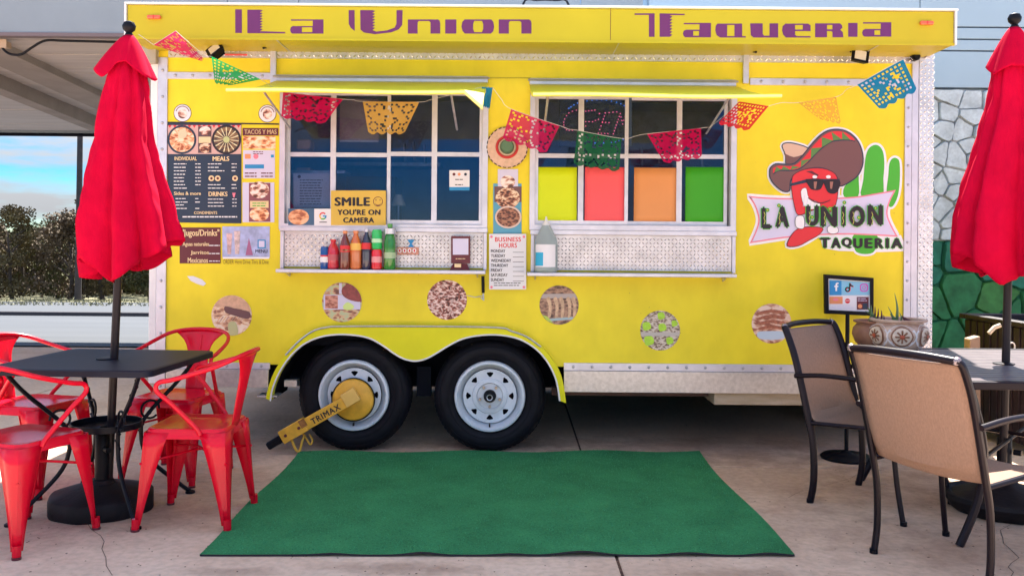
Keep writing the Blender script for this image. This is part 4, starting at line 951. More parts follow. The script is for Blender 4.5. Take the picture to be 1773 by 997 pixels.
cac4 = [(800,790),(950,790),(945,870),(925,910),(870,920),(815,905),(800,860)]
body = [(388,440),(400,395),(470,358),(560,348),(640,365),(688,410),(692,520),(672,610),(655,690),(600,760),(520,822),(430,866),(355,868),(375,800),(420,735),(425,640),(395,560),(386,490)]
lg = LD('emblem', ban, m_pwhite, 1, grow=17); lg['label'] = 'large emblem of a red chili in a sombrero with sunglasses, cacti and a lettered banner'
for k, (p_, g) in enumerate(((hat, 16), (crown, 14), (cac1, 15), (cac2, 15), (cac3, 12), (cac4, 14), (body, 14))): LD('white_outline', p_, m_pwhite, 1 + .12 * (k + 1), 3, grow=g)
LD('white_outline', [(575,812),(1110,808),(1150,888),(960,893),(700,885),(600,868)], m_pwhite, 1.95, grow=14)
for c_ in (cac1, cac2, cac3, cac4): LD('cactus', c_, m_pgrn, 2.4, 3)
LD('banner', ban, m_ppink, 3); LD('banner_field', ban, m_lav, 3.6, grow=-9)
LD('tail', [(415,760),(470,740),(590,745),(570,790),(500,830),(430,866),(355,868),(372,810)], m_maroon, 4.2, 3, grow=2); LD('tail', [(415,760),(470,740),(590,745),(570,790),(500,830),(430,866),(358,866),(375,810)], m_pred, 4.6, 3, grow=-3)
LD('crown_outline', crown, m_navy, 4, 3, grow=3); LD('crown', crown, M('pr_tan', (.62, .42, .32), .5), 4.5, 3, grow=-4); LD('crown_shade', [(335,250),(400,275),(470,260),(440,320),(355,325),(345,280)], m_hatb, 5, 3, grow=-2)
LD('hat_outline', hat, m_navy, 5.5, 3, grow=4); LD('hat_brim', hat, m_hatb, 6, 3, grow=-4)
top = cr([(262,352),(300,335),(350,338),(410,330),(470,278),(540,190),(608,128),(672,106),(745,116),(800,155)], 3, closed=False); low = cr([(262,385),(300,362),(355,362),(425,355),(490,310),(560,235),(640,175),(700,162),(760,160),(805,168)], 3, closed=False)
LD('hat_band_line', top + [(q[0] + 3, q[1] + 8) for q in low[::-1]], m_navy, 6.4); LD('hat_band', top + low[::-1], m_pred, 6.8)
n_ = len(top)
for k in range(1, n_ - 3, 3):
    a, c, e = low[k], low[k + 3] if k + 3 < n_ else low[-1], top[min(k + 1, n_ - 1)]; LD('band_triangle', [a, c, e], M('pr_dgreen', (.10, .22, .06), .5), 7.2)
LD('face_outline', [(388,440),(400,395),(470,360),(560,350),(640,367),(688,412),(692,520),(672,610),(640,640),(600,600),(500,640),(430,660),(405,600),(386,490)], m_maroon, 7, 3, grow=3)
LD('face', [(388,440),(400,395),(470,360),(560,350),(640,367),(688,412),(692,520),(672,610),(640,640),(600,600),(500,640),(430,660),(405,600),(386,490)], m_pred, 7.6, 3, grow=-2)
LD('smile_outline', [(448,505),(482,484),(500,548),(570,582),(566,612),(520,622),(470,600)], m_maroon, 8, 3, grow=3); LD('smile', [(448,505),(482,484),(500,548),(570,582),(566,612),(520,622),(470,600)], m_pwhite, 8.5, 3)
for x in (470, 492, 516, 540): LD('tooth_line', [(x, 530 + (x-470)*.7), (x+3, 530 + (x-470)*.7), (x - 6, 606), (x - 9, 604)], m_lav, 8.9)
LD('mouth_line', cr([(500,545),(540,570),(590,578),(640,560),(640,566),(590,586),(535,577),(497,552)], 2), m_maroon, 9)
for x in (540, 630): LD('brow_glint', circ(x, 408, 16, 11, n=14), m_pwhite, 8)
LD('brow', [(480,372),(520,368),(565,395),(560,405),(515,385)], m_maroon, 8.4)
LD('glasses_arm', [(378,470),(382,452),(490,422),(490,445)], m_navy, 9.2); LD('glasses_bridge', rect(480, 422, 705, 448), m_navy, 9.2)
for q in ([(485,425),(595,425),(585,480),(560,496),(520,492),(500,470)], [(602,432),(705,430),(695,500),(665,520),(630,512),(612,480)]): LD('glasses_lens', q, m_black2, 9.6, 3)
for x in (533, 640): LD('lens_glint', [(x, 440), (x + 22, 440), (x + 14, 488), (x + 2, 486)], M('pr_gl', (.35, .16, .12), .5), 10)
for q in ([(412,690),(425,668),(460,668),(470,700),(466,745),(440,750),(415,735)], [(625,745),(650,730),(690,745),(692,775),(660,785),(630,775)]): LD('glove_outline', q, m_navy, 8, 3, grow=3); LD('glove', q, m_pwhite, 8.5, 3)
def lt(word, boxes, y0, y1, lay=8):
    for ch, (a, c, dy) in zip(word, boxes):
        for nm, g, mt, l_ in (('letter_edge', 5, m_pgrn, lay), ('letter', 0, m_black2, lay + .5)):
            b = B(); q = Zx([(a - g, y0 + dy - g), (c + g, y1 + dy + g)]); text(b, ch, q[0][0], q[0][1], q[1][0], q[1][1], F - l_ * LY, bold=.10 if g else .07); T(nm, b, mt, lg)
lt('LA', [(186, 252, 8), (280, 368, 0)], 602, 744); lt('UNION', [(482, 566, -4), (578, 688, 2), (718, 742, 0), (768, 872, 0), (892, 992, -8)], 600, 738, 10.2)
for x, y in ((226, 628), (302, 598), (522, 675), (640, 620), (736, 578), (832, 678), (944, 615)): LD('letter_flower', circ(x, y, 13, n=12), m_pgrn, 11.6); LD('flower_center', circ(x, y, 5, n=8), m_porg, 12)
for x, y in ((200, 690), (300, 690), (500, 690), (600, 690), (790, 690), (915, 690), (722, 690)):
    LD('letter_zigzag', [(x, y - 50), (x + 8, y - 30), (x, y - 10), (x + 8, y + 12), (x, y + 32), (x + 4, y + 33), (x + 12, y + 12), (x + 4, y - 10), (x + 12, y - 30), (x + 4, y - 50)], M('pr_yg', (.55, .55, .12), .5), 11.8)
lt('TAQUERIA', [(572, 642, 0), (648, 712, 0), (718, 786, 0), (794, 858, 2), (868, 926, 2), (936, 996, 2), (1010, 1032, 2), (1046, 1122, 2)], 812, 880, 4)
# scratches and dirt specks
b = B(); r_ = random.Random(4)
for k in range(60):
    x, y = r_.uniform(300, 1560), r_.uniform(200, 620); s = r_.uniform(.25, .9); b.plate(pxs(circ(x, y, s, s * .8, n=5), F - .0004), [], F - .0004)
T('dirt_specks', b, M('dirt', (.22, .15, .05), .8), kind='stuff')

# ================================================================== things on and at the trailer
def flat_sign(name, label, cat, px, Y, mat, th=.004, group=None, bevel=0):
    """thin rigid board; px = (x0, y0, x1, y1)"""
    c = W((px[0] + px[2]) / 2, px[3], Y); t = thing(name, label, cat, c, group=group)
    O('board', B().plate(pxs(rect(*px), Y), [], Y, Y + th), mat, t, bevel=bevel)
    return t
def on(t, name, pts, mat, Y, lay=1, **k): return O(name, B().plate(pxs(pts, Y - lay * .0012), [], Y - lay * .0012), mat, t, **k)
YS = F - .02
t = flat_sign('camera_sign', 'yellow sign reading SMILE YOU\'RE ON CAMERA in the left window', 'sign', (573, 330, 668, 390), YS - .008, M('sign_yellow', (.68, .46, .07), .5, var=.08))
YY = YS - .008
for s_, q in (('SMILE', (579, 341.5, 641, 357)), ("YOU'RE ON", (584, 362.5, 659, 372.5)), ('CAMERA', (594, 376.5, 648, 386))): O('lettering', text(B(), s_, *q, YY - .0012, bold=.06, sp=1.1), m_black2, t)
o_ = circ(654.5, 349, 8.5, n=24); O('smiley_ring', B().plate(pxs(o_, YY - .0012), [pxs(circ(654.5, 349, 7.4, n=24), YY - .0012)], YY - .0012), m_maroon, t)
for x in (651, 658): on(t, 'smiley_eye', circ(x, 346.5, 1, n=8), m_maroon, YY)
on(t, 'smiley_mouth', cr([(649, 351), (652, 354.5), (657, 354.5), (660, 351), (657, 355.8), (652, 355.8)], 2), m_maroon, YY)
t = flat_sign('notice', 'printed notice with lines of text behind the glass of the left window', 'notice', (508, 300, 571, 360), F + .062, M('notice_grey', (.75, .68, .75), .6), group=None)
b = B(); strips(b, 519, 560, [312 + 4.6 * k for k in range(10)], 1.4, F + .0608, rp_, ragged=.15); O('print', b, m_black2, t, kind='stuff'); on(t, 'logo', circ(518, 306, 3, n=10), m_maroon, F + .062)
t = flat_sign('search_card', 'white card with a multicoloured letter G in the left window corner', 'card', (544, 361.5, 573, 390), YS - .006, m_paper)
for (a0, a1, mt) in ((200, 320, m_pred), (120, 200, M('g_yel', (.8, .5, .03), .5)), (40, 120, m_pgrn), (0, 40, m_pblue)):
    q = circ(559, 374, 6.5, n=7, a0=radians(a0), a1=radians(a1)) + circ(559, 374, 4.2, n=7, a0=radians(a0), a1=radians(a1))[::-1]; on(t, 'letter_arc', q, mt, YS - .006)
on(t, 'letter_bar', rect(559, 373, 565.4, 375.4), m_pblue, YS - .006, 1.5); on(t, 'print_line', rect(553, 384, 566, 385.4), m_black2, YS - .006)
t = flat_sign('food_photo_card', 'orange food photo card leaning in the lower left corner of the left window', 'card', (499, 361, 544, 390), YS - .005, M('card_teal', (.05, .12, .22), .5)); on(t, 'dish', circ(517, 376, 18, 13.5), food('dish_or', [(.35, .10, .05), (.75, .32, .15), (.8, .5, .3)], 25, 21), YS - .005)
t = flat_sign('payment_sticker', 'white rounded sticker with a blue lower edge on the left window', 'sticker', (778, 295, 813, 330), F + .0095 - .008, m_paper, th=.001, bevel=.0)
Yq = F + .0015
on(t, 'blue_band', rect(778, 324, 813, 330), m_pblue, Yq); b = B(); strips(b, 788, 804, [311, 320], 1.5, Yq - .0012, rp_); O('print', b, m_black2, t, kind='stuff')
for x, mt in ((786, m_maroon), (795, m_porg), (806, m_navy)): on(t, 'logo', circ(x, 302, 2.6, n=10), mt, Yq)
# lamp seen through the left window
p = W(690, 356, F + .2); t = thing('lamp', 'small lamp with a cream cone shade behind the left window', 'lamp', (p[0], F + .2, 1.30)); zt = W(690, 337, F + .2)[2]
O('lamp_shade', B().lathe([(.048, p[2] - 1.3), (.020, zt - 1.3), (.018, zt - 1.3)], (p[0], F + .2, 1.30), n=24), M('shade', (.72, .68, .52), .6), t, smooth=True); O('stem', B().tube([(p[0], F + .2, 1.31), (p[0], F + .2, p[2] + .01)], .006, 8), m_alu, t); O('foot', B().lathe([(.05, 0), (.05, .01), (.01, .02)], (p[0], F + .2, 1.30), n=20), m_alu, t)
# glowing-colour paper sheets in the right window
neon = [('yellow_paper', (925, 290, 999, 387), (.62, .75, .0), 'fluorescent yellow-green paper sheet in the right window, leftmost of four'), ('pink_paper', (1012, 290, 1081, 388), (.85, .10, .12), 'fluorescent coral pink paper sheet in the right window, between yellow and orange'), ('orange_paper', (1097, 291, 1172, 388), (.72, .30, .10), 'dull orange paper sheet in the right window, beside the dark green one'), ('green_paper', (1186, 290, 1258, 388), (.04, .36, .01), 'dark green paper sheet in the right window, rightmost of four')]
for i, (nm, r_, c_, lb) in enumerate(neon):
    yq = F + (.0005 if i < 2 else .030) ; yq = F + (.013 if i < 2 else .043)
    # sheet is taped on the outside of its pane
    x0_, z0_ = W(r_[0], r_[3], yq)[0::2]; x1_, z1_ = W(r_[2], r_[1], yq)[0::2]; b = B(); n1 = 6; vs = []
    for j in range(n1 + 1):
        for k in range(n1 + 1): vs.append((x0_ + (x1_ - x0_) * k / n1, yq - .004 - .0015 * sin(k * 1.3 + i) * sin(j * 1.1), z0_ + (z1_ - z0_) * j / n1))
    b.add(vs, [(j*(n1+1)+k, j*(n1+1)+k+1, (j+1)*(n1+1)+k+1, (j+1)*(n1+1)+k) for j in range(n1) for k in range(n1)])
    O('paper_sheet', b, M(nm, c_, .6, var=.05, vscale=3), None, smooth='all', label=lb, cat='paper', group='coloured papers in the right window', solid=.0008)
# LED open sign
YO = F + .032
t = thing('open_sign', 'LED sign spelling OPEN in red dots inside a blue dotted ring, behind the right window', 'sign', W(1030, 250, YO))
m_led = M('led_red', (.95, .12, .25), .4, emis=.55); m_ledb = M('led_blue', (.05, .30, .95), .4, emis=.5)
def dots(paths, mat, nm, step=5.2, r=1.1):
    b = B()
    for pth in paths:
        for i in range(len(pth) - 1):
            a, c = Vector(pth[i]), Vector(pth[i+1]); L = (c - a).length; k = max(1, int(L / step))
            for j in range(k):
                q = a + (c - a) * j / k; w = W(q.x, q.y, YO - .004); b.lathe([(.0042, 0), (.003, -.005), (.0008, -.006)], w, 'y', 6)
    O(nm, b, mat, t, kind='stuff')
dots([cr([(1003, 190), (985, 196), (976, 212), (981, 225), (995, 226)], 3, closed=False)], m_led, 'letter_o'); dots([[(1014, 193), (1030, 191), (1038, 197), (1036, 207), (1026, 211), (1014, 211), (1014, 226)]], m_led, 'letter_p')
dots([[(1068, 194), (1048, 196), (1043, 212), (1060, 213)], [(1043, 212), (1036, 231), (1058, 232)]], m_led, 'letter_e'); dots([[(1062, 232), (1074, 197), (1078, 215), (1084, 196)]], m_led, 'letter_n')
dots([cr([(985, 188), (1000, 179), (1025, 174), (1050, 174), (1075, 180), (1088, 190)], 3, closed=False), cr([(1084, 240), (1065, 246), (1045, 248), (1025, 248)], 3, closed=False)], m_ledb, 'ring')
q = pxs(rect(968, 170, 1094, 254), YO); O('backing', B().plate(q, [], YO, YO + .01), M('sign_back', (.02, .05, .11), .4), t)
# sombrero-style round hanging between the windows
c = W(878, 256, F); t = thing('straw_hat', 'round straw hat with dark rim and red ring hung between the windows', 'hat', (c[0], F - .01, c[2]))
cc = (c[0], F, c[2]); S = 1 / 276.2
O('brim', B().lathe([(.128, -.012), (.130, -.02), (.10, -.030), (.06, -.036), (.058, -.034), (.02, -.03)], cc, 'y', 40), M('straw', (.66, .46, .34), .8, var=.15, vscale=40, bump=.3, bscale=120), t, smooth=True)
O('red_ring', B().lathe([(.072, -.0345), (.070, -.042), (.058, -.046), (.056, -.036)], cc, 'y', 36, cap=False), M('ring_red', (.52, .04, .04), .8, bump=.3, bscale=100), t, smooth=True)
O('hat_crown', B().lathe([(.044, -.034), (.042, -.08), (.034, -.10), (.002, -.105)], cc, 'y', 28), M('crown_green', (.10, .19, .11), .8, bump=.3, bscale=100), t, smooth=True)
O('crown_band', B().lathe([(.054, -.035), (.053, -.045), (.046, -.047), (.045, -.035)], cc, 'y', 36, cap=False), M('band_cream', (.62, .50, .36), .8), t, smooth=True)
b = B()
for k in range(26):
    a = 2 * pi * k / 26
    b.tube([(cc[0] + .126 * cos(a + s_), F - .021, cc[2] + .126 * sin(a + s_)) for s_ in (-.075, 0, .075)], .0035, 5)
O('rim_stitching', b, m_black, t, kind='stuff')
# business hours board
YB = F - .03
t = flat_sign('hours_sign', 'white BUSINESS HOURS board with red heading and corner marks, between the windows', 'sign', (847, 405, 911, 501), YB, m_paper)
b = B(); text(b, 'BUSINESS', 857, 410.5, 902, 418.5, YB - .0012, bold=.03, sp=1.1); text(b, 'HOURS', 864, 420.5, 895, 429, YB - .0012, bold=.03, sp=1.1); O('heading', b, m_pred, t)
b = B()
for k, (s_, w_) in enumerate((('MONDAY', 25), ('TUESDAY', 25), ('WEDNESDAY', 35), ('THURSDAY', 30), ('FRIDAY', 20), ('SATURDAY', 29), ('SUNDAY', 23))): text(b, s_, 850, 431.8 + k * 8.3, 850 + w_, 437.2 + k * 8.3, YB - .0012, bold=.03)
O('day_names', b, m_black2, t)
b = B()
for k in range(7): b.plate(pxs(rect(888, 436.4 + k * 8.3, 907, 437.1 + k * 8.3), YB - .0012), [], YB - .0012)
strips(b, 855, 903, [490, 494], 1.3, YB - .0012, rp_, ragged=.2); O('ruled_lines', b, m_black2, t, kind='stuff')
for x, y in ((851, 410), (907, 410), (851, 497), (907, 497)): on(t, 'corner_mark', circ(x, y, 2.6, n=5), m_ppink, YB)
# things on the shelves
ZL = SHL
def PX(px): return (px - CX) * (F - .10) / FPX
def pz(py): return W(640, py, F - .10)[2]
def bottle(name, label, px, top, wid, liquid, cap, bands, y=.10, can=False, cat='drink bottle', body_h=None):
    x = W(px, 430, F - y)[0]; h = W(px, top, F - y)[2] - ZL; r = wid / 2 / 276; t = thing(name, label, cat, (x, F - y, ZL), group='drinks lined up on the left shelf')
    c0 = (x, F - y, ZL + .0005)
    if can: O('can_body', B().lathe([(r*.8, 0), (r, .008), (r, h - .014), (r*.82, h - .003), (r*.8, h), (r*.78, h - .004)], c0, n=22), liquid, t, smooth=True)
    else:
        O('bottle_body', B().lathe([(r*.8, 0), (r, .01), (r*.96, h*.25), (r, h*.42), (r, h*.6), (r*.8, h*.74), (r*.42, h*.88), (r*.36, h*.93)], c0, n=22), liquid, t, smooth=True)
        O('cap', B().lathe([(r*.45, h*.93), (r*.46, h), (r*.40, h*1.005)], c0, n=16), cap, t, smooth=True)
    for (z0, z1, m_, nm) in bands: O(nm, B().lathe([(r*1.02, z0*h), (r*1.02, z1*h)], c0, n=22, cap=False), m_, t, smooth=True)
    return t
def liq(n, c): return M(n, c, .12, coat=.5, spec=.6)
lc, lo_, lb_, lgn, lr = liq('cola', (.16, .03, .02)), liq('orange_soda', (.62, .16, .04)), liq('dark_cola', (.02, .025, .06)), liq('green_glass', (.03, .22, .03)), liq('red_drink', (.60, .03, .05))
bottle('drink_can', 'small blue, white and red drink can, leftmost on the left shelf', 562, 427, 14, liq('can_blue', (.01, .08, .30)), None, [(.30, .55, m_pwhite, 'white_wave'), (.551, .62, m_pred, 'red_wave')], can=True, cat='drink can')
bottle('drink_bottle', 'short red cone-shouldered bottle beside the blue can', 577, 415, 21, lr, m_pred, [(.30, .5, M('lab_r', (.5, .1, .12), .4), 'bottle_label')], y=.085)
bottle('drink_bottle', 'brown cola bottle with red and cream label, left of the orange bottle', 597.5, 400, 17, lc, m_porg, [(.45, .62, m_pred, 'bottle_label'), (.48, .52, m_cream, 'label_stripe')], y=.12)
bottle('drink_bottle', 'orange soda bottle with a yellow label and orange cap', 616, 400, 20.5, lo_, m_porg, [(.50, .68, M('lab_y', (.80, .48, .10), .4), 'bottle_label')])
bottle('drink_bottle', 'dark navy cola bottle with red label and grey cap', 634.5, 397, 17, lb_, m_alu2, [(.50, .66, m_pred, 'bottle_label')])
x = 652.5
t = bottle('drink_can', 'red drink can standing under the green can', x, 432, 18, liq('can_red', (.75, .02, .03)), None, [(.35, .65, M('lab_p', (.78, .3, .32), .4), 'script_band')], can=True, cat='drink can')
hc = W(x, 432, F - .10)[2]; xx = W(x, 430, F - .1)[0]; tt = thing('drink_can', 'bright green drink can stacked on the red can', 'drink can', (xx, F - .1, hc + .001), group='drinks lined up on the left shelf')
hh = W(x, 398, F - .1)[2] - hc; r = 9 / 276
O('can_body', B().lathe([(r*.8, 0), (r, .008), (r, hh - .014), (r*.82, hh - .003), (r*.8, hh), (r*.78, hh - .004)], (xx, F - .1, hc + .001), n=22), liq('can_green', (.03, .50, .10)), tt, smooth=True); O('script_band', B().lathe([(r*1.02, hh*.35), (r*1.02, hh*.55)], (xx, F - .1, hc), n=22, cap=False), M('lab_w', (.5, .8, .5), .4), tt, smooth=True)
bottle('drink_bottle', 'tall green glass bottle with a silver neck foil, right end of the drinks', 675, 388, 20, lgn, liq('cap_green', (.05, .3, .04)), [(.78, .90, m_alu, 'neck_foil'), (.25, .38, M('lab_g', (.35, .5, .3), .4), 'bottle_label')])
# snack sticker
YN = F - .024
t = flat_sign('snack_label', 'small red and white snack label with blue bow stuck to the tread plate', 'label', (688, 428, 725, 441), YN, M('snack', (.62, .28, .2), .5, var=.4, vscale=60), th=.002); on(t, 'blue_bow', [(705, 415), (718, 415), (713, 422), (717, 428), (706, 428), (710, 422)], m_pblue, YN)
for k in range(4): on(t, 'letter_shape', circ(692 + k * 8.5, 434, 3.4, 4, n=10), m_pwhite, YN, 1); on(t, 'letter_shape', circ(692 + k * 8.5, 434, 1.6, 2.4, n=8), m_pred, YN, 2)
# card stand on the left shelf
YC = F - .08; t = thing('payment_stand', 'maroon counter card stand with a blank lavender square on the left shelf', 'card stand', (W(797, 466, YC)[0], YC, ZL))
O('stand_plate', B().plate(pxs(rect(781, 409, 814, 456), YC), [], YC, YC + .006), m_maroon, t, bevel=.001); O('white_square', B().plate(pxs(rect(784, 413, 811, 441), YC - .001), [], YC - .001), m_lav, t); b = B(); strips(b, 789, 806, [448], 1.2, YC - .001, rp_, ragged=.1); O('print', b, m_cream, t, kind='stuff')
a = W(779, 466, YC); c = W(814, 455, YC); O('stand_foot', B().hexa([(a[0], YC - .03, ZL), (c[0], YC - .03, ZL), (c[0], YC + .03, ZL), (a[0], YC + .03, ZL)], [(a[0] + .02, YC - .01, ZL + .04), (c[0] - .02, YC - .01, ZL + .04), (c[0] - .02, YC + .01, ZL + .04), (a[0] + .02, YC + .01, ZL + .04)]), m_maroon, t); O('stand_clip', B().box(a[0] + .03, a[0] + .07, YC - .032, YC - .02, ZL + .018, ZL + .04), m_cream, t)
# sanitiser
YJ = F - .10; c = W(945, 466, YJ); h = W(945, 375, YJ)[2] - SHR; t = thing('sanitizer_bottle', 'large clear sanitizer jug with pointed spout and blue and white label on the right shelf', 'bottle', (c[0], YJ, SHR)); c0 = (c[0], YJ, SHR + .0005)
jm = tint('jug_plastic', (.62, .72, .74), .55)
O('jug_body', B().lathe([(.060, 0), (.072, .012), (.072, h*.50), (.066, h*.60), (.045, h*.72), (.024, h*.84)], c0, n=28), jm, t, smooth=True); O('liquid', B().lathe([(.056, .004), (.066, .016), (.066, h*.48), (.06, h*.485)], c0, n=24), M('gel', (.55, .64, .60), .2, trans=.4), t, smooth=True)
O('spout', B().lathe([(.024, h*.84), (.022, h*.87), (.010, h*.92), (.004, h)], c0, n=16), M('spout_w', (.7, .72, .74), .4), t, smooth=True)
lb = B(); n1 = 12
for nm, a0, a1, z0, z1, mt, rr_ in (('label_white', -150, -40, .10, .50, m_paper, .0735), ('label_blue', -150, -105, .12, .36, M('lab_b', (.02, .38, .62), .4), .0742)):
    vs = []
    for k in range(n1 + 1):
        a = radians(a0 + (a1 - a0) * k / n1); vs += [(c[0] + rr_*cos(a), YJ + rr_*sin(a), SHR + z0*h), (c[0] + rr_*cos(a), YJ + rr_*sin(a), SHR + z1*h)]
    O(nm, B().add(vs, [(2*k, 2*k+2, 2*k+3, 2*k+1) for k in range(n1)]), mt, t, smooth='all')
# ------------------------------------------------------------------ papel picado flags and their strings
def flag(q, Y, col, label, pat, alpha=.8, curl=.05, nx=22, ny=16, scal=4, name='paper_flag', dz=0, seed=0):
    """q = four pixel corners tl, tr, br, bl; perforated sheet with scalloped hem"""
    r = random.Random(seed); vs = []; fs = []
    def pt(u, v):
        x = (q[0][0]*(1-u) + q[1][0]*u)*(1-v) + (q[3][0]*(1-u) + q[2][0]*u)*v; y = (q[0][1]*(1-u) + q[1][1]*u)*(1-v) + (q[3][1]*(1-u) + q[2][1]*u)*v
        yy = Y + dz * (u - .5) + curl * (sin(3.2*u + 2.4*v + seed) * (.3 + v))
        p = W(x, y, yy); return p
    for j in range(ny + 1):
        for i in range(nx + 1):
            u, v = i/nx, j/ny
            if j == ny: v = 1 + .09 * abs(sin(pi * scal * u)) - .05
            vs.append(pt(u, v))
    for j in range(ny):
        for i in range(nx):
            u, v = (i + .5)/nx, (j + .5)/ny; solid = True
            if .5 < i < nx - 1.5 and .5 < j < ny - 1.2 and pat:
                d = sqrt(((u - .5)/.30)**2 + ((v - .5)/.34)**2)
                if d > 1: solid = not ((i % 3 != 0) and (j % 3 != 0) and (i + j + seed) % 2 == 0) if pat == 1 else not ((i % 2 == 1) and (j % 2 == 1))
                elif pat == 2: solid = not (r.random() < .30)
                else: solid = not (r.random() < .16)
            if solid: a = j*(nx+1)+i; fs.append((a, a+nx+1, a+nx+2, a+1))
    o = O(name, B().add(vs, fs), col, None, smooth='all', label=label, cat='paper flag', group='cut-paper flags strung across the trailer')
    return pt(0, 0), pt(1, 0)
cm = tint('paper_magenta', (.55, .008, .10), .80); cpk = tint('paper_pink', (.62, .02, .13), .74); cg = tint('paper_green', (.02, .36, .10), .85); cy_ = tint('paper_gold', (.62, .40, .11), .88); cb = tint('paper_blue', (.003, .22, .42), .9); cdg = tint('paper_dark_green', (.02, .14, .07), .85); cr_ = tint('paper_red', (.68, .03, .06), .8); co = tint('paper_orange', (.88, .50, .12), .50)
FYy = 4.95
e = []
e.append(flag([(266, 78), (304, 54), (352, 101), (347, 106)], 5.02, cpk, 'small pink cut-paper flag blown flat at the upper left corner of the roof', 1, curl=.03, seed=1))
e.append(flag([(366, 98), (452, 138), (400, 148), (372, 144)], 4.9, cg, 'green cut-paper flag with torn edge blown over the left awning tip', 2, curl=.03, seed=2))
e.append(flag([(490, 160), (594, 172), (562, 214), (487, 203)], 5.15, cm, 'magenta cut-paper flag in front of the upper left panes of the left window', 1, seed=3, curl=.04))
e.append(flag([(628, 176), (726, 177), (700, 231), (638, 231)], 5.15, cy_, 'golden yellow cut-paper flag in the middle of the left window', 1, seed=4, curl=.025))
e.append(flag([(834, 151), (853, 152), (848, 188), (836, 184)], 5.1, cb, 'blue cut-paper flag crumpled at the right corner of the left awning', 0, seed=5, curl=.03))
e.append(flag([(885, 189), (969, 218), (946, 265), (870, 240)], 5.1, cpk, 'rose pink cut-paper flag overlapping the round straw hat', 1, seed=6, curl=.03))
e.append(flag([(1000, 226), (1076, 240), (1072, 296), (993, 284)], 5.12, cdg, 'dark green cut-paper flag hanging below the OPEN sign', 1, seed=7, curl=.035))
e.append(flag([(1120, 232), (1214, 222), (1215, 272), (1150, 282)], 5.1, cm, 'magenta cut-paper flag above the orange paper in the right window', 1, seed=8, curl=.035))
e.append(flag([(1280, 176), (1331, 184), (1296, 226), (1243, 214)], 5.05, cr_, 'red cut-paper flag twisted at the right end of the right awning', 2, seed=9, curl=.04))
e.append(flag([(1484, 147), (1564, 103), (1588, 156), (1524, 190)], 5.05, cb, 'large blue cut-paper flag with ragged hem near the upper right corner', 2, seed=10, curl=.03))
e.append(flag([(1382, 178), (1448, 168), (1456, 214), (1418, 206)], 5.2, co, 'faint orange cut-paper flag above the sombrero emblem', 1, alpha=.6, seed=11, curl=.03))
m_str = M('string', (.55, .55, .58), .7)
def strg(pts, lb, n=6):
    path = cr(pts, n, closed=False); O('string', B().tube(path, .0013, 5), m_str, None, label=lb, cat='string', group='strings carrying the cut-paper flags')
W3 = lambda x, y, Y: W(x, y, Y)
strg([e[1][1], W3(470, 150, 5.1), e[2][0], e[2][1], W3(612, 173, 5.15), e[3][0], e[3][1], W3(745, 173, 5.12), W3(800, 160, 5.1), e[4][0]], 'thin pale string carrying the magenta, gold and blue flags across the left window')
strg([e[4][1], W3(868, 172, 5.1), e[5][0], e[5][1], W3(985, 224, 5.1), e[6][0], e[6][1], W3(1100, 236, 5.1), e[7][0], e[7][1], W3(1235, 216, 5.1), (e[8][0])], 'thin pale string carrying the rose, dark green and magenta flags across the right window')
strg([e[8][1], W3(1355, 178, 5.1), e[10][0], e[10][1], W3(1466, 155, 5.1), e[9][0], e[9][1], W3(1580, 104, 5.4)], 'thin pale string from the red flag up to the large blue flag at the right')
strg([W3(240, 60, 5.1), e[0][0], e[0][1], W3(355, 98, 5.0), e[1][0]], 'thin pale string joining the small pink flag and the green flag at the left', n=1)

# ================================================================== wheel lock
cx, cz_ = wl; t = thing('wheel_lock', 'yellow steel wheel clamp with black lettering on the left trailer wheel', 'wheel lock', (cx, F - .06, 0))
c = W(611, 692, F - .03); cc = (c[0], F, c[2])
O('lock_disc', B().lathe([(.128, .01), (.130, -.022), (.124, -.032), (.09, -.044), (.04, -.052), (.002, -.054)], cc, 'y', 44), m_lock, t, smooth=True)
O('disc_edge', B().lathe([(.1305, -.004), (.136, -.008), (.137, -.020), (.1315, -.024)], cc, 'y', 44, cap=False), m_black, t, smooth=True)
YL = F - .085
def arm(x0, y0, x1, y1, w, d0, d1):
    a = Vector(W(x0, y0, YL)); e_ = Vector(W(x1, y1, YL)); d = (e_ - a).normalized(); n = Vector((-d.z, 0, d.x)) * w / 2; b = B()
    lo4 = [a - n, a + n, a + n, a - n]
    return b.hexa([(a - n) + Vector((0, d0, 0)), (e_ - n) + Vector((0, d0, 0)), (e_ - n) + Vector((0, d1, 0)), (a - n) + Vector((0, d1, 0))], [(a + n) + Vector((0, d0, 0)), (e_ + n) + Vector((0, d0, 0)), (e_ + n) + Vector((0, d1, 0)), (a + n) + Vector((0, d1, 0))])
O('lock_arm', arm(618, 684, 516, 742, .072, -.02, .03), m_lock, t, bevel=.004, recalc=True)
O('hub_sleeve', arm(619, 680, 596, 694, .088, -.032, .01), M('lock_pale', (.82, .50, .12), .4, var=.1), t, bevel=.005, recalc=True)
O('lock_sleeve', arm(530, 733, 488, 757, .085, -.03, .035), m_lock, t, bevel=.005, recalc=True)
O('rust_patch', arm(531, 728, 521, 734, .05, -.032, -.0301), M('rust', (.35, .14, .04), .8, var=.4, vscale=60), t, recalc=True)
O('lock_cylinder', arm(490, 757, 463, 773, .050, -.02, .02), m_black, t, bevel=.012, recalc=True)
for s_ in (.2, .75):
    p = W(488 + 42 * s_, 757 - 24 * s_, YL); O('bolt_head', B().lathe([(.010, 0), (.009, -.006), (.001, -.007)], (p[0], YL - .03, p[2]), 'y', 10), m_maroon, t)
a = W(487, 752, YL)
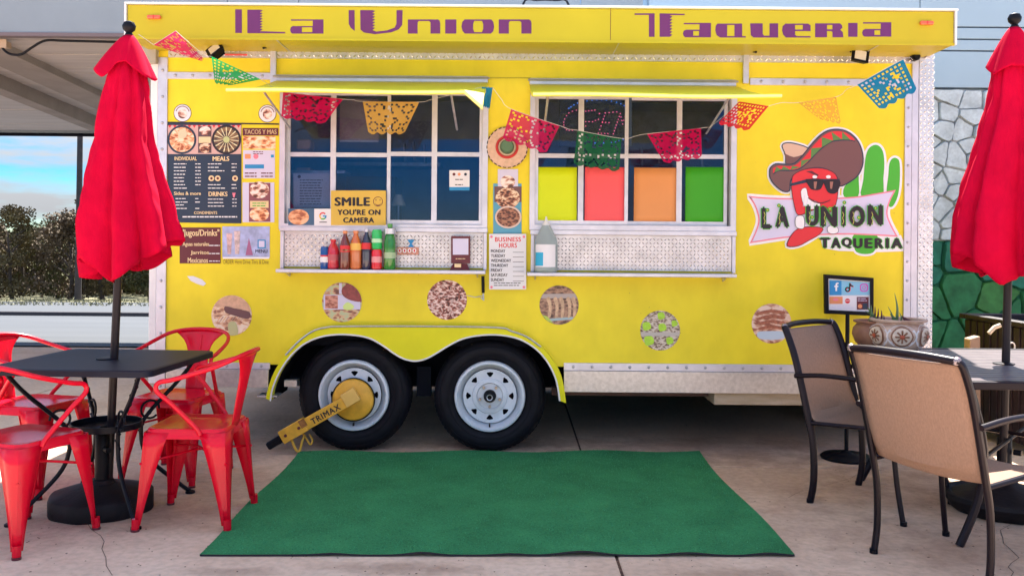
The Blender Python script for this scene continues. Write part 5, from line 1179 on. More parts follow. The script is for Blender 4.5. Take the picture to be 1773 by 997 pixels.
O('jaw_hook', B().tube(cr([W(500, 752, YL + .02), W(506, 764, YL), W(513, 779, YL - .01), W(519, 779, YL), W(523, 764, YL + .01), W(527, 752, YL + .03)], 5, closed=False), .008, 8), m_lock, t, smooth=True)
O('jaw_hook', B().tube(cr([W(521, 746, YL + .06), W(531, 760, YL + .05), W(537, 769, YL + .05), W(541, 762, YL + .07), W(536, 752, YL + .1)], 5, closed=False), .006, 8), m_lock, t, smooth=True)
vs, fs_ = tmesh('TRIMAX', sp=1.15); ax, bx = min(v[0] for v in vs), max(v[0] for v in vs); by_ = max(v[1] for v in vs)
A = Vector(W(541, 729, YL)); E = Vector(W(589, 702, YL)); d = (E - A); L = d.length; d.normalize(); n = Vector((-d.z, 0, d.x)); hgt = .036
b = B()
for q, (o1, o2) in enumerate(((-.0016, 0), (.0016, 0), (0, .001), (0, -.001))): b.add([A + d * ((v[0] - ax) / (bx - ax) * L + o1) + n * ((v[1] / by_ - .5) * hgt + o2) + Vector((0, -.0212 - .0001 * q, 0)) for v in vs], fs_)
O('lettering', b, m_black2, t)

# ================================================================== green carpet
b = B(); nx, ny = 60, 36; vs = []
cn = [(-1.33, 3.605 + .03), (1.18, 3.61), (1.165, 5.555), (-1.335, 5.55)]
def gpt(px, py):
    p = W(px, py, 1.); k = EYE / (EYE - p[2]); return (p[0] * k, k)
cn = [gpt(343, 963), gpt(1376, 964), gpt(1209, 784.5), gpt(519, 785.5)]
def cpt(u, v):
    x = (cn[0][0]*(1-u) + cn[1][0]*u)*(1-v) + (cn[3][0]*(1-u) + cn[2][0]*u)*v; y = (cn[0][1]*(1-u) + cn[1][1]*u)*(1-v) + (cn[3][1]*(1-u) + cn[2][1]*u)*v
    z = .010 + .0015 * mnoise.noise((x * 3, y * 3, 0)) + .003 * max(0, mnoise.noise((x * 1.1, y * 1.7, 5)))
    f_ = max(0, 1 - v * 14)
    for c0, w, h in ((.22, .03, .007), (.37, .03, .012), (.52, .03, .007), (.64, .045, .017), (.82, .04, .012), (.955, .03, .010)): z += f_ * h * math.exp(-((u - c0) / w) ** 2)
    g_ = max(0, 1 - (1 - v) * 14); z += g_ * .006 * (1 + sin(u * 19))
    if u > .5: x += .012 * sin(v * 7)
    else: x += .008 * sin(v * 9 + 1)
    return (x, y, z)
vs = [cpt(i / nx, j / ny) for j in range(ny + 1) for i in range(nx + 1)]
b.add(vs, [(j*(nx+1)+i, j*(nx+1)+i+1, (j+1)*(nx+1)+i+1, (j+1)*(nx+1)+i) for j in range(ny) for i in range(nx)])
ct = thing('carpet', 'green artificial turf carpet lying on the concrete before the trailer', 'carpet', (0, 4.5, 0))
O('turf_sheet', b, m_green, ct, smooth='all')
b = B(); v2 = [(x, y, z - .0025) for x, y, z in vs]; v3 = [(x, y, z - .008) for x, y, z in vs]; N = nx + 1
rim = list(range(N)) + [j*N + nx for j in range(1, ny + 1)] + [ny*N + i for i in range(nx - 1, -1, -1)] + [j*N for j in range(ny - 1, 0, -1)]
b.add([(vs[k][0], vs[k][1], vs[k][2] - .0005) for k in rim] + [(vs[k][0], vs[k][1], max(.0008, vs[k][2] - .008)) for k in rim], [(i, (i+1) % len(rim), len(rim) + (i+1) % len(rim), len(rim) + i) for i in range(len(rim))])
O('backing_edge', b, m_black2, ct, recalc=True)
b = B(); r_ = random.Random(8)
for k in range(16000):
    u, v = r_.random(), r_.random(); x, y, z = cpt(u, v); a = r_.uniform(0, pi); w = .0022; h = r_.uniform(.004, .009); ca, sa = cos(a) * w, sin(a) * w
    b.add([(x - ca, y - sa, z - .001), (x + ca, y + sa, z - .001), (x + r_.uniform(-.004, .004), y + r_.uniform(-.004, .004), z + h)], [(0, 1, 2)])
O('turf_blade', b, M('turf_blades', (.07, .36, .15), .8, var=.5, vscale=50), ct, kind='stuff')
# small stains / grit on the concrete
b = B(); r_ = random.Random(12)
for k in range(900):
    x, y = r_.uniform(-3.2, 3), r_.uniform(2.9, 4.2) if r_.random() < .7 else r_.uniform(4.2, 6.5); s = r_.uniform(.0015, .006); n_ = 5; a0 = r_.uniform(0, 6)
    b.add([(x + s*cos(a0 + 2*pi*i/n_) * r_.uniform(.6, 1.2), y + s*sin(a0 + 2*pi*i/n_), .0006) for i in range(n_)] + [(x, y, .0012 + s * .3)], [(i, (i+1) % n_, n_) for i in range(n_)])
O('grit', b, M('grit', (.20, .13, .09), .9, var=.5, vscale=5), None, label='small dark grit and crumbs scattered over the concrete near the carpet', cat='grit', kind='stuff')

# ================================================================== red steel chairs
def steel_chair():
    t = thing('red_chair', 'x', 'chair', (0, 0, 0), group='red metal armchairs around the left table')
    K = dict(local=True, smooth=True)
    # seat pan: rounded square, dished, with a folded skirt ; local +Y is the front
    def sq(w, r, z, n=6, fy=0):
        o = []
        for cx_, cy_, a0 in ((w - r, w - r, 0), (-w + r, w - r, pi/2), (-w + r, -w + r, pi), (w - r, -w + r, 1.5*pi)):
            for k in range(n + 1): a = a0 + pi/2*k/n; o.append((cx_ + r*cos(a), (cy_ + r*sin(a)) * .98, z))
        return o
    b = B(); rings = [sq(.10, .09, .444), sq(.155, .08, .447), sq(.172, .06, .455), sq(.180, .055, .456), sq(.186, .055, .449), sq(.191, .055, .412), sq(.188, .055, .412), sq(.182, .052, .446)]
    n = len(rings[0]); vs = [p for r in rings for p in r]; fs = []
    for k in range(len(rings) - 1):
        for i in range(n): fs.append((k*n+i, (k+1)*n+i, (k+1)*n+(i+1) % n, k*n+(i+1) % n))
    fs.append(tuple(range(n))); b.add(vs, fs)
    O('seat', b, m_red, t, recalc=True, **K)
    for sx in (-1, 1):
        for sy in (-1, 1):
            b = B(); sec = []
            for k in range(7):
                u = k / 6; z = .44 * (1 - u) + .03 * u; o = .187 + (.213 - .187) * u; w = .088 * (1 - u) ** 1.25 + .030; th = .0035
                fl = .010 * (1 - u * .5)
                # curved L section: outer corner rounded
                P = [(-w, 0), (-w * .45, fl * .35), (-.022, fl * .5), (-.007, -.002 + .0), (0, -.022)]
                P = [(o - w, o), (o - w*.55, o + .002), (o - .020, o), (o - .006, o - .006), (o, o - .020), (o + .002, o - w*.55), (o, o - w)]
                sec.append([(p[0]*sx, p[1]*sy, z) for p in P])
            m = len(sec[0]); vs = [p for s in sec for p in s]; fs = [(k*m+i, k*m+i+1, (k+1)*m+i+1, (k+1)*m+i) for k in range(6) for i in range(m - 1)]
            lg_ = O('leg', b.add(vs, fs), m_red, t, solid=.004, recalc=True, **K)
            # pressed rib and foot
            b = B().tube([((.187 + .026*u - .012)*sx, (.187 + .026*u - .012)*sy, .36 - .30*u) for u in (0, .5, 1)], [.010, .008, .005], 8)
            O('pressed_rib', b, m_red, lg_, **K)
            O('foot_socket', B().tube([(.205*sx, .205*sy, .055), (.208*sx, .208*sy, .010)], [.019, .017], 10), m_red, lg_, **K)
            O('rubber_foot', B().tube([(.208*sx, .208*sy, .0098), (.208*sx, .208*sy, .0)], [.019, .0185], 10), m_maroon, lg_, **K)
    O('stretcher', B().tube(cr([(.195, .195, .30), (.03, .03, .335), (-.03, -.03, .335), (-.195, -.195, .30)], 4, closed=False), .006, 8), m_red, t, **K)
    O('stretcher', B().tube(cr([(-.195, .195, .30), (-.03, .03, .322), (.03, -.03, .322), (.195, -.195, .30)], 4, closed=False), .006, 8), m_red, t, **K)
    hp = [(.192, -.075, .432), (.200, -.055, .47), (.235, .045, .585), (.252, .098, .640), (.250, .090, .676), (.246, .02, .692), (.225, -.13, .736), (.180, -.215, .772), (.10, -.252, .790), (0, -.262, .795)]
    hp = hp + [(-x, y, z) for x, y, z in hp[-2::-1]]
    O('armrest_tube', B().tube(cr(hp, 5, closed=False), .0108, 10), m_red, t, **K)
    # back splat: narrow at the seat, flaring to the tube
    b = B(); vs = []; nn_ = 12
    for k in range(nn_ + 1):
        u = k / nn_; z = .44 + .352 * u; y = -.182 - .080 * u; w = .058 + .014 * u + (.085 * max(0, (u - .62) / .38) ** 2.0)
        for i in range(9): s_ = -1 + 2*i/8; vs.append((w * s_, y + .020 * (s_*s_) * (.4 + u), z - .012*max(0, (u-.8)/.2)*s_*s_))
    O('back_splat', b.add(vs, [(k*9+i, k*9+i+1, (k+1)*9+i+1, (k+1)*9+i) for k in range(nn_) for i in range(8)]), m_red, t, solid=.004, **K)
    O('splat_groove', B().tube([(0, -.186, .47), (0, -.252, .76)], .006, 6), m_red, t, **K)
    return t
ch0 = steel_chair(); first = True
for x, y, face, lab in ((-1.478, 4.185, radians(90), 'red metal armchair right of the black table, nearest the green carpet'),
                        (-1.86, 4.94, radians(170), 'red metal armchair behind the black table, its back before the yellow trailer'),
                        (-2.14, 3.88, radians(-20), 'red metal armchair at the lower left corner, nearest the camera'),
                        (-2.53, 4.70, radians(-103), 'red metal armchair at the far left edge behind the black table')):
    c = ch0 if first else copy_tree(ch0); first = False
    c.location = (x, y, .0004); c.rotation_euler = (0, 0, face); c['label'] = lab

# ================================================================== left table
TXc, TYc = -1.975, 4.32; t = thing('patio_table', 'square black metal table holding the left red umbrella', 'table', (TXc, TYc, 0), radians(-3))
m_tab = M('black_table', (.006, .008, .02), .5, var=.3, vscale=6, spec=.25, bump=.1, bscale=30)
def rsq(w, r, z, n=5):
    o = []
    for cx_, cy_, a0 in ((w - r, w - r, 0), (-w + r, w - r, pi/2), (-w + r, -w + r, pi), (w - r, -w + r, 1.5*pi)):
        for k in range(n + 1): a = a0 + pi/2*k/n; o.append((cx_ + r*cos(a), cy_ + r*sin(a), z))
    return o
b = B(); R_ = [rsq(.36, .05, .729), rsq(.385, .055, .7305), rsq(.392, .06, .727), rsq(.392, .06, .700), rsq(.386, .055, .700), rsq(.38, .05, .722)]
n = len(R_[0]); b.add([p for r in R_ for p in r], [(k*n+i, (k+1)*n+i, (k+1)*n+(i+1) % n, k*n+(i+1) % n) for k in range(5) for i in range(n)] + [tuple(range(n)), tuple(range(5*n, 6*n))])
O('tabletop', b, m_tab, t, local=True, smooth=True, recalc=True)
O('umbrella_collar', B().lathe([(.05, .7295), (.05, .734), (.032, .738), (.027, .738)], n=24), m_blackm, t, local=True, smooth=True)
for k in range(4):
    a = pi/4 + pi/2*k; ca, sa = cos(a), sin(a)
    P = cr([(.44*ca, .44*sa, .70), (.36*ca, .36*sa, .60), (.20*ca, .20*sa, .44), (.165*ca, .165*sa, .36), (.20*ca, .20*sa, .22), (.36*ca, .36*sa, .06), (.415*ca, .415*sa, .012)], 6, closed=False)
    lg_ = O('leg', B().tube(P, .0105, 8), m_blackm, t, local=True, smooth=True)
    # twisted wire round the leg
    tw = B(); pts = []
    for i, p in enumerate(P[:22]):
        v = Vector(p); pts.append(v + Vector((cos(i*1.6)*.011, sin(i*1.6)*.011, 0)))
    tw.tube(pts, .004, 5); O('twist', tw, m_blackm, lg_, local=True, smooth=True)
    O('foot_pad', B().lathe([(.024, 0), (.024, .010), (.012, .016)], (.418*ca, .418*sa, .0004), n=14), m_black, lg_, local=True)
    O('scroll', B().tube([(.21*ca + .045*cos(q)*ca, .21*sa + .045*cos(q)*sa, .46 + .045*sin(q)) for q in [2*pi*i/16 for i in range(15)]], .006, 6), m_blackm, lg_, local=True, smooth=True)
O('ring_shelf', B().lathe([(.165, .395), (.165, .425), (.158, .425), (.158, .40), (.03, .398), (.03, .395)], n=36), m_blackm, t, local=True, smooth=True)

# ================================================================== umbrellas
def umbrella(name_label, px_top, py_top, px_pole, Y, prof, hemf, capf, squash, seed, twist=0, flare=0):
    """prof: [(z, radius)] of the folded cloth, measured from the top down"""
    base = W(px_pole, 600, Y); x0 = (px_pole - CX) * Y / FPX + .0
    top = Vector(W(px_top, py_top, Y)); ax_b = Vector((x0 - .0, Y, .25)); d = (top - ax_b).normalized()
    t = thing('umbrella', name_label, 'umbrella', (x0, Y, .12))
    a_ = lambda z: ax_b + (top - ax_b) * ((z - .25) / (top.z - .25))
    O('pole', B().tube([a_(.14), a_(top.z - .03)], .019, 14), M('pole_brown_%d' % seed, (.016, .010, .013), .4, spec=.3), t, smooth=True)
    fb = a_(top.z - .04)
    O('finial', B().lathe([(.012, 0), (.020, .01), (.014, .02), (.028, .034), (.032, .052), (.024, .07), (.004, .078)], tuple(fb), n=18), m_black, t, smooth=True)
    O('crank_hub', B().tube([a_(1.18), a_(1.24)], .03, 12), m_black, t, smooth=True)
    r = random.Random(seed); nA, nz_ = 96, 46; nf = 8; ph = [r.uniform(-.25, .25) for _ in range(nf)]; am = [r.uniform(.7, 1.25) for _ in range(nf)]
    zt = top.z - .06
    bnd = sorted([(2 * pi * q_ / nf + r.uniform(-.22, .22)) % (2 * pi) for q_ in range(nf)])
    def rad(v):
        q = v * (len(prof) - 1); i = min(int(q), len(prof) - 2); f_ = q - i; return prof[i][1] * (1 - f_) + prof[i + 1][1] * f_, prof[i][2] * (1 - f_) + prof[i + 1][2] * f_
    b = B(); vs = []
    for j in range(nz_ + 1):
        v = j / nz_
        for k in range(nA):
            th = 2 * pi * k / nA; zb = hemf(th); z = zt + (zb - zt) * v; rv, xo = rad((zt - z) / (zt - prof[-1][0])) if z > prof[-1][0] else (prof[-1][1], prof[-1][2])
            tq = (th + twist * v + .10 * sin(v * 3 + seed)) % (2 * pi); i = max(q_ for q_ in range(nf) if bnd[q_] <= tq) if tq >= bnd[0] else nf - 1
            a0 = bnd[i]; a1 = bnd[(i + 1) % nf]; f_ = ((tq - a0) % (2 * pi)) / ((a1 - a0) % (2 * pi))
            vp = .80; g_ = f_ / vp if f_ < vp else (1 - f_) / (1 - vp)     # long flat lap, short return
            depth = (.12 + .40 * v) * am[i]; chord = cos((f_ - .5) * ((a1 - a0) % (2 * pi)) * .5)
            ro = rv * (1 - depth * g_ ** 1.4 * (1 if f_ < vp else g_ ** .3)) + .010 * v * mnoise.noise((th * 2.2, z * 5, seed)) + .004 * mnoise.noise((th * 9, z * 14, seed))
            ro += .016 * v * mnoise.noise((cos(th) * 2.5, sin(th) * 2.5, z * 3 + seed)) + .007 * mnoise.noise((cos(th) * 6, sin(th) * 6, z * 9 + seed)) - .006 * max(0, sin(z * 21 + th * 3 + seed)) ** 6
            c = a_(z); fl_ = flare * max(0, cos(th)) * max(0, v - .35) ** 1.3; vs.append((c.x + xo + fl_ + ro * cos(th), c.y + ro * sin(th) * squash, z + .006 * sin(k * .9) * v))
    b.add(vs, [(j*nA+k, (j+1)*nA+k, (j+1)*nA+(k+1) % nA, j*nA+(k+1) % nA) for j in range(nz_) for k in range(nA)])
    O('canopy', b, m_fab, t, smooth='all', solid=.003)
    # vent cap
    b = B(); vs = []; nc = 14
    for j in range(nc + 1):
        v = j / nc
        for k in range(nA):
            th = 2 * pi * k / nA; zb, rr_ = capf(th); z = top.z - .035 + (zb - top.z + .035) * v; c = a_(z)
            ro = .022 + (rr_ - .022) * v ** .85; ro *= 1 - .12 * (1 - abs(sin(3.5 * th + .6))) * v
            vs.append((c.x + ro * cos(th), c.y + ro * sin(th) * .85, z))
    b.add(vs, [(j*nA+k, (j+1)*nA+k, (j+1)*nA+(k+1) % nA, j*nA+(k+1) % nA) for j in range(nc) for k in range(nA)])
    O('vent_cap', b, m_fab, t, smooth='all', solid=.003)
    return t
def interp(th, table):
    """table: [(deg, val)] periodic; 0 = +x (right), 270 = towards the camera"""
    d = math.degrees(th) % 360; T_ = table + [(table[0][0] + 360, table[0][1])]
    for i in range(len(T_) - 1):
        if T_[i][0] <= d <= T_[i+1][0]:
            f_ = (d - T_[i][0]) / (T_[i+1][0] - T_[i][0]); f_ = f_ * .75 + .25 * f_ * f_ * (3 - 2 * f_)
            a, c = T_[i][1], T_[i+1][1]
            return a + (c - a) * f_ if not isinstance(a, tuple) else tuple(p + (q - p) * f_ for p, q in zip(a, c))
    return table[0][1]
YU = 4.32
zz = lambda y, px=200: W(px, y, YU)[2]
umL = umbrella('closed red umbrella standing in the black table on the left', 224, 50, 193, YU,
         [(zz(66), .03, 0), (zz(105), .09, 0), (zz(140), .122, .0), (zz(200), .142, -.005), (zz(280), .172, .0), (zz(360), .205, .012), (zz(420), .225, .03), (zz(485), .225, .04)],
         lambda th: interp(th, [(0, zz(415)), (40, zz(430)), (80, zz(470)), (130, zz(470)), (170, zz(482)), (195, zz(482)), (222, zz(446)), (266, zz(490)), (300, zz(458)), (335, zz(424))]),
         lambda th: interp(th, [(0, (zz(140), .145)), (60, (zz(120), .12)), (120, (zz(118), .12)), (180, (zz(120), .158)), (205, (zz(122), .160)), (238, (zz(141), .15)), (262, (zz(116), .11)), (285, (zz(113), .12)), (325, (zz(138), .15))]), .92, 3, flare=.10)
YV = 4.38
z2 = lambda y, px=1740: W(px, y, YV)[2]
umR = umbrella('closed red umbrella standing in the patio table at the right edge', 1757, 36, 1740, YV,
         [(z2(50), .03, 0), (z2(90), .10, 0), (z2(130), .12, 0), (z2(200), .165, -.005), (z2(280), .215, -.01), (z2(360), .26, -.01), (z2(430), .285, 0), (z2(500), .26, .01)],
         lambda th: interp(th, [(0, z2(470)), (60, z2(480)), (120, z2(480)), (175, z2(438)), (205, z2(452)), (235, z2(492)), (258, z2(478)), (270, z2(462)), (285, z2(505)), (320, z2(495))]),
         lambda th: interp(th, [(0, (z2(120), .14)), (90, (z2(110), .12)), (170, (z2(116), .13)), (205, (z2(134), .15)), (240, (z2(120), .13)), (290, (z2(124), .13))]), .9, 5)
def ubase(label, x, y, prof, n, sx=1, rot=0):
    par = label; b = B()
    vs = []
    for r, z in prof:
        for k in range(n): a = 2*pi*k/n + rot; rr_ = r * (1 + .02 * cos(8*a)); vs.append((x + rr_*cos(a)*sx, y + rr_*sin(a), z))
    b.add(vs, [(i*n+k, i*n+(k+1) % n, (i+1)*n+(k+1) % n, (i+1)*n+k) for i in range(len(prof) - 1) for k in range(n)] + [tuple(range(n))[::-1], tuple(range((len(prof)-1)*n, len(prof)*n))])
    t = O('umbrella_base', b, m_basep, par, smooth=True)
    rb = B()
    for k in range(8): a = 2*pi*k/8 + .2; rb.tube([(x + .06*cos(a), y + .06*sin(a), prof[-3][1] + .005), (x + prof[2][0]*.86*cos(a)*sx, y + prof[2][0]*.86*sin(a), prof[2][1] + .003)], .006, 5)
    O('raised_rib', rb, m_basep, t, smooth=True)
    O('socket', B().lathe([(.034, prof[-1][1]), (.034, .36), (.028, .37)], (x, y, 0), n=20), m_black, t, smooth=True)
    O('clamp_knob', B().tube([(x + .03, y - .03, .30), (x + .055, y - .055, .30)], .014, 10), m_black, t, smooth=True)
m_basep = M('base_plastic', (.012, .009, .012), .6, spec=.25, var=.35, vscale=7, bump=.2, bscale=50)
ubase(umL, -1.985, 4.30, [(.235, .0005), (.238, .01), (.238, .075), (.228, .088), (.10, .125), (.06, .132), (.05, .15)], 40)
ubase(umR, 2.46, 4.40, [(.225, .0005), (.25, .02), (.275, .065), (.27, .085), (.25, .09), (.235, .075), (.12, .125), (.07, .14), (.05, .16)], 40)

# ================================================================== right table
PX0, PX1, PY0, PY1 = 1.90, 3.10, 3.77, 5.06
t = thing('patio_table', 'brown slatted patio table with the right umbrella and painted pots on it', 'table', (2.5, 4.4, 0))
m_slat = M('slat_grey', (.15, .12, .125), .3, var=.15, vscale=12, spec=.5)
O('table_rim', B().plate([(0, 0), (1, 0), (1, 1)], [], 0) if False else B().box(PX0, PX1, PY0, PY0 + .05, .70, .735).box(PX0, PX1, PY1 - .05, PY1, .70, .735).box(PX0, PX0 + .05, PY0 + .0501, PY1 - .0501, .70, .735).box(PX1 - .05, PX1, PY0 + .0501, PY1 - .0501, .70, .735), m_brown, t, bevel=.006)
n = 20; w = (PY1 - PY0 - .104) / n
for i in range(n):
    y = PY0 + .052 + w * i; O('slat', B().box(PX0 + .045, PX1 - .045, y + .004, y + w - .004, .715, .733 - .0003 * (i % 2)), m_slat, t, bevel=.003)
O('umbrella_collar', B().lathe([(.05, .7335), (.05, .738), (.03, .742), (.021, .742)], (2.442, YV, 0), n=24), m_brown, t, smooth=True)
for sx in (0, 1):
    for sy in (0, 1):
        xa, ya = (PX0 + .10, PX1 - .10)[sx], (PY0 + .12, PY1 - .12)[sy]; s_ = (-1, 1)[sx]; q = (-1, 1)[sy]
        O('leg', B().tube(cr([(xa - s_*.02, ya, .70), (xa - s_*.10, ya - q*.03, .42), (xa - s_*.06, ya, .20), (xa + s_*.03, ya + q*.02, .001)], 5, closed=False), .018, 8), m_brown, t, smooth=True)
O('under_brace', B().tube([(PX0 + .18, PY0 + .15, .36), (PX1 - .18, PY1 - .15, .36)], .010, 8), m_brown, t); O('under_brace', B().tube([(PX0 + .18, PY1 - .15, .385), (PX1 - .18, PY0 + .15, .385)], .010, 8), m_brown, t)

# ================================================================== sling chairs
def sling_chair():
    t = thing('sling_chair', 'x', 'chair', (0, 0, 0), group='tan mesh patio chairs around the right table'); K = dict(local=True, smooth=True)
    W2 = .258
    for sx in (-1, 1):
        rp2 = cr([(W2*sx, .015, .0), (W2*sx, .035, .12), (W2*sx, .03, .30), (W2*sx, -.0, .44), (W2*sx, -.045, .62), (W2*sx, -.085, .76), (W2*sx*.985, -.13, .865), (W2*sx*.93, -.148, .885)], 5, closed=False)
        O('back_post', B().tube(rp2, .0145, 10, flat=1.25), m_brown, t, **K)
        O('front_leg', B().tube(cr([(W2*sx*1.08, .30, .640), (W2*sx*1.1, .36, .642), (W2*sx*1.1, .40, .634), (W2*sx*1.08, .435, .605), (W2*sx*1.04, .445, .54), (W2*sx, .44, .40), (W2*sx*1.02, .465, .18), (W2*sx*1.05, .50, .0)], 6, closed=False), .0125, 10), m_brown, t, **K)
        O('armrest', B().tube(cr([(W2*sx*1.09, -.06, .640), (W2*sx*1.12, .10, .660), (W2*sx*1.12, .30, .658), (W2*sx*1.10, .41, .634)], 5, closed=False), [.012] + [.019] * 14 + [.013], 10, flat=.5) if False else B().tube(cr([(W2*sx*1.09, -.06, .640), (W2*sx*1.12, .10, .660), (W2*sx*1.12, .30, .658), (W2*sx*1.10, .41, .634)], 5, closed=False), .0125, 10), m_brown, t, **K)
        O('seat_rail', B().tube([(W2*sx, -.0, .405), (W2*sx, .44, .435)], .011, 8), m_brown, t, **K)
        O('foot_cap', B().lathe([(.017, 0), (.017, .02)], (W2*sx, .015, .0003), n=10), m_black, t, **K); O('foot_cap', B().lathe([(.016, 0), (.016, .02)], (W2*sx*1.05, .50, .0003), n=10), m_black, t, **K)
    # sling: back, curve into the seat
    prof = cr([(-.140, .872), (-.105, .79), (-.065, .66), (-.03, .54), (.01, .445), (.05, .412), (.14, .408), (.28, .418), (.40, .430), (.452, .418), (.460, .395)], 4, closed=False); nu = 12; vs = []
    for (y, z) in prof:
        for i in range(nu + 1): s_ = -1 + 2*i/nu; k = (1 - s_*s_); vs.append((s_ * (W2 - .010), y - (.022 * k if z > .45 else 0), z - (.018 * k if z <= .47 else 0)))
    O('sling_seat', B().add(vs, [(j*(nu+1)+i, (j+1)*(nu+1)+i, (j+1)*(nu+1)+i+1, j*(nu+1)+i+1) for j in range(len(prof) - 1) for i in range(nu)]), m_sling, t, solid=.003, **K)
    O('top_rail', B().tube(cr([(-W2*.96, -.146, .884), (-W2*.5, -.165, .893), (0, -.170, .895), (W2*.5, -.165, .893), (W2*.96, -.146, .884)], 4, closed=False), .0155, 10), m_brown, t, **K)
    O('cross_bar', B().tube([(-W2, .44, .395), (W2, .44, .395)], .010, 8), m_brown, t, **K)
    for sx in (-1, 1): O('top_cap', B().lathe([(.003, .018), (.014, .012), (.017, 0), (.015, -.012)], (W2*.94*sx, -.147, .886), n=12), M('cap_metal', (.30, .25, .27), .25, .6), t, **K)
    return t
s0 = sling_chair(); first = True
for x, y, face, lab in ((1.662, 3.54, radians(-62.5), 'tan mesh patio chair seen from behind, nearest the camera at the right'),
                        (1.715, 4.70, radians(-138), 'tan mesh patio chair turned sideways just behind the front one')):
    c = s0 if first else copy_tree(s0); first = False
    c.location = (x, y, .0004); c.rotation_euler = (0, 0, face); c['label'] = lab

# ================================================================== sign stand in front of the trailer
YK = 5.47; p = W(1467, 600, YK); t = thing('sign_stand', 'black pedestal stand with a framed social media board by the trailer', 'sign stand', (p[0], YK, 0))
O('stand_base', B().lathe([(.152, 0), (.155, .012), (.14, .024), (.04, .034), (.02, .05)], (p[0], YK, .0005), n=36), m_black, t, smooth=True)
O('pole', B().tube([(p[0], YK, .03), (p[0], YK, W(1467, 540, YK)[2])], .0125, 12), m_black, t, smooth=True)
YK2 = YK - .03; fr = [(1428, 475), (1513, 481), (1513, 547), (1429, 543)]; fi_ = [(1434, 482), (1507, 487.5), (1507, 540), (1435, 536.5)]
O('frame', B().plate(pxs(fr, YK2), [pxs(fi_, YK2)], YK2, YK2 + .03), m_black, t, bevel=.003)
O('board', B().plate(pxs(fi_, YK2), [], YK2 + .008, YK2 + .015), m_paper, t)
Yb = YK2 + .0079
def kk(name, pts, mt, lay=1, holes=()): return O(name, B().plate(pxs(pts, Yb - lay * .0009), [pxs(h, Yb - lay * .0009) for h in holes], Yb - lay * .0009), mt, t)
kk('blue_field', [(1436, 484), (1506, 489), (1506, 511), (1436, 511)], M('cyan', (.22, .52, .72), .4)); kk('blue_field', rect(1436, 486, 1457, 511), m_pblue, 2)
kk('letter_f', [(1446.5, 504), (1446.5, 497), (1444.5, 497), (1444.5, 494.5), (1446.5, 494.5), (1446.8, 491), (1449, 489), (1452, 489.4), (1452, 491.6), (1449.6, 492), (1449.4, 494.5), (1451.8, 494.5), (1451.5, 497), (1449.4, 497), (1449.4, 504)], m_pwhite, 3)
for dx, dy, mt, l_ in ((-.9, -.5, M('cy', (.1, .7, .75), .4), 2), (.9, .5, m_ppink, 2.5), (0, 0, m_black2, 3)):
    kk('note_head', circ(1467.5 + dx, 501 + dy, 4.6, n=18), mt, l_, [circ(1467.5 + dx, 501 + dy, 2.1, n=14)]); kk('note_stem', [(1470 + dx, 490 + dy), (1472.4 + dx, 490 + dy), (1474 + dx, 493 + dy), (1477.5 + dx, 494.5 + dy), (1477.5 + dx, 497 + dy), (1472.3 + dx, 495.6 + dy), (1472.3 + dx, 501 + dy), (1470 + dx, 501 + dy)], mt, l_ + .2)
rr4 = lambda x0, y0, x1, y1, r: [(x0 + r, y0), (x1 - r, y0), (x1 - r*.3, y0 + r*.3), (x1, y0 + r), (x1, y1 - r), (x1 - r*.3, y1 - r*.3), (x1 - r, y1), (x0 + r, y1), (x0 + r*.3, y1 - r*.3), (x0, y1 - r), (x0, y0 + r), (x0 + r*.3, y0 + r*.3)]
kk('lens_icon', rr4(1489, 491, 1503, 505, 4), M('mag', (.55, .08, .50), .4), 2, [rr4(1491, 493, 1501, 503, 3)]); kk('lens_ring', circ(1496, 498, 3.2, n=16), M('mag2', (.60, .10, .45), .4), 2, [circ(1496, 498, 1.8, n=12)]); kk('lens_dot', circ(1499.6, 494.4, .8, n=8), m_ppink, 2)
kk('orange_card', rect(1436, 513.5, 1459, 526), m_porg, 1); kk('card_picture', circ(1447, 518.5, 5, 2.4, n=12), m_ppink, 2); kk('red_logo', circ(1467.5, 521, 4.4, n=14), m_pred, 1); kk('logo_gap', rect(1464, 520, 1471, 521), m_pwhite, 2)
kk('dark_card', rect(1483.5, 514, 1504, 536), m_maroon, 1); kk('card_picture', circ(1489, 530, 3.8, n=12), m_porg, 2); kk('card_picture', rect(1494, 525, 1502, 535), m_navy, 2); b = B(); strips(b, 1485, 1502, [517, 520.5], 1.2, Yb - .0018, rp_, ragged=.1); strips(b, 1440, 1480, [529, 532.5], 1, Yb - .0009, rp_); O('small_print', b, m_lav, t, kind='stuff')

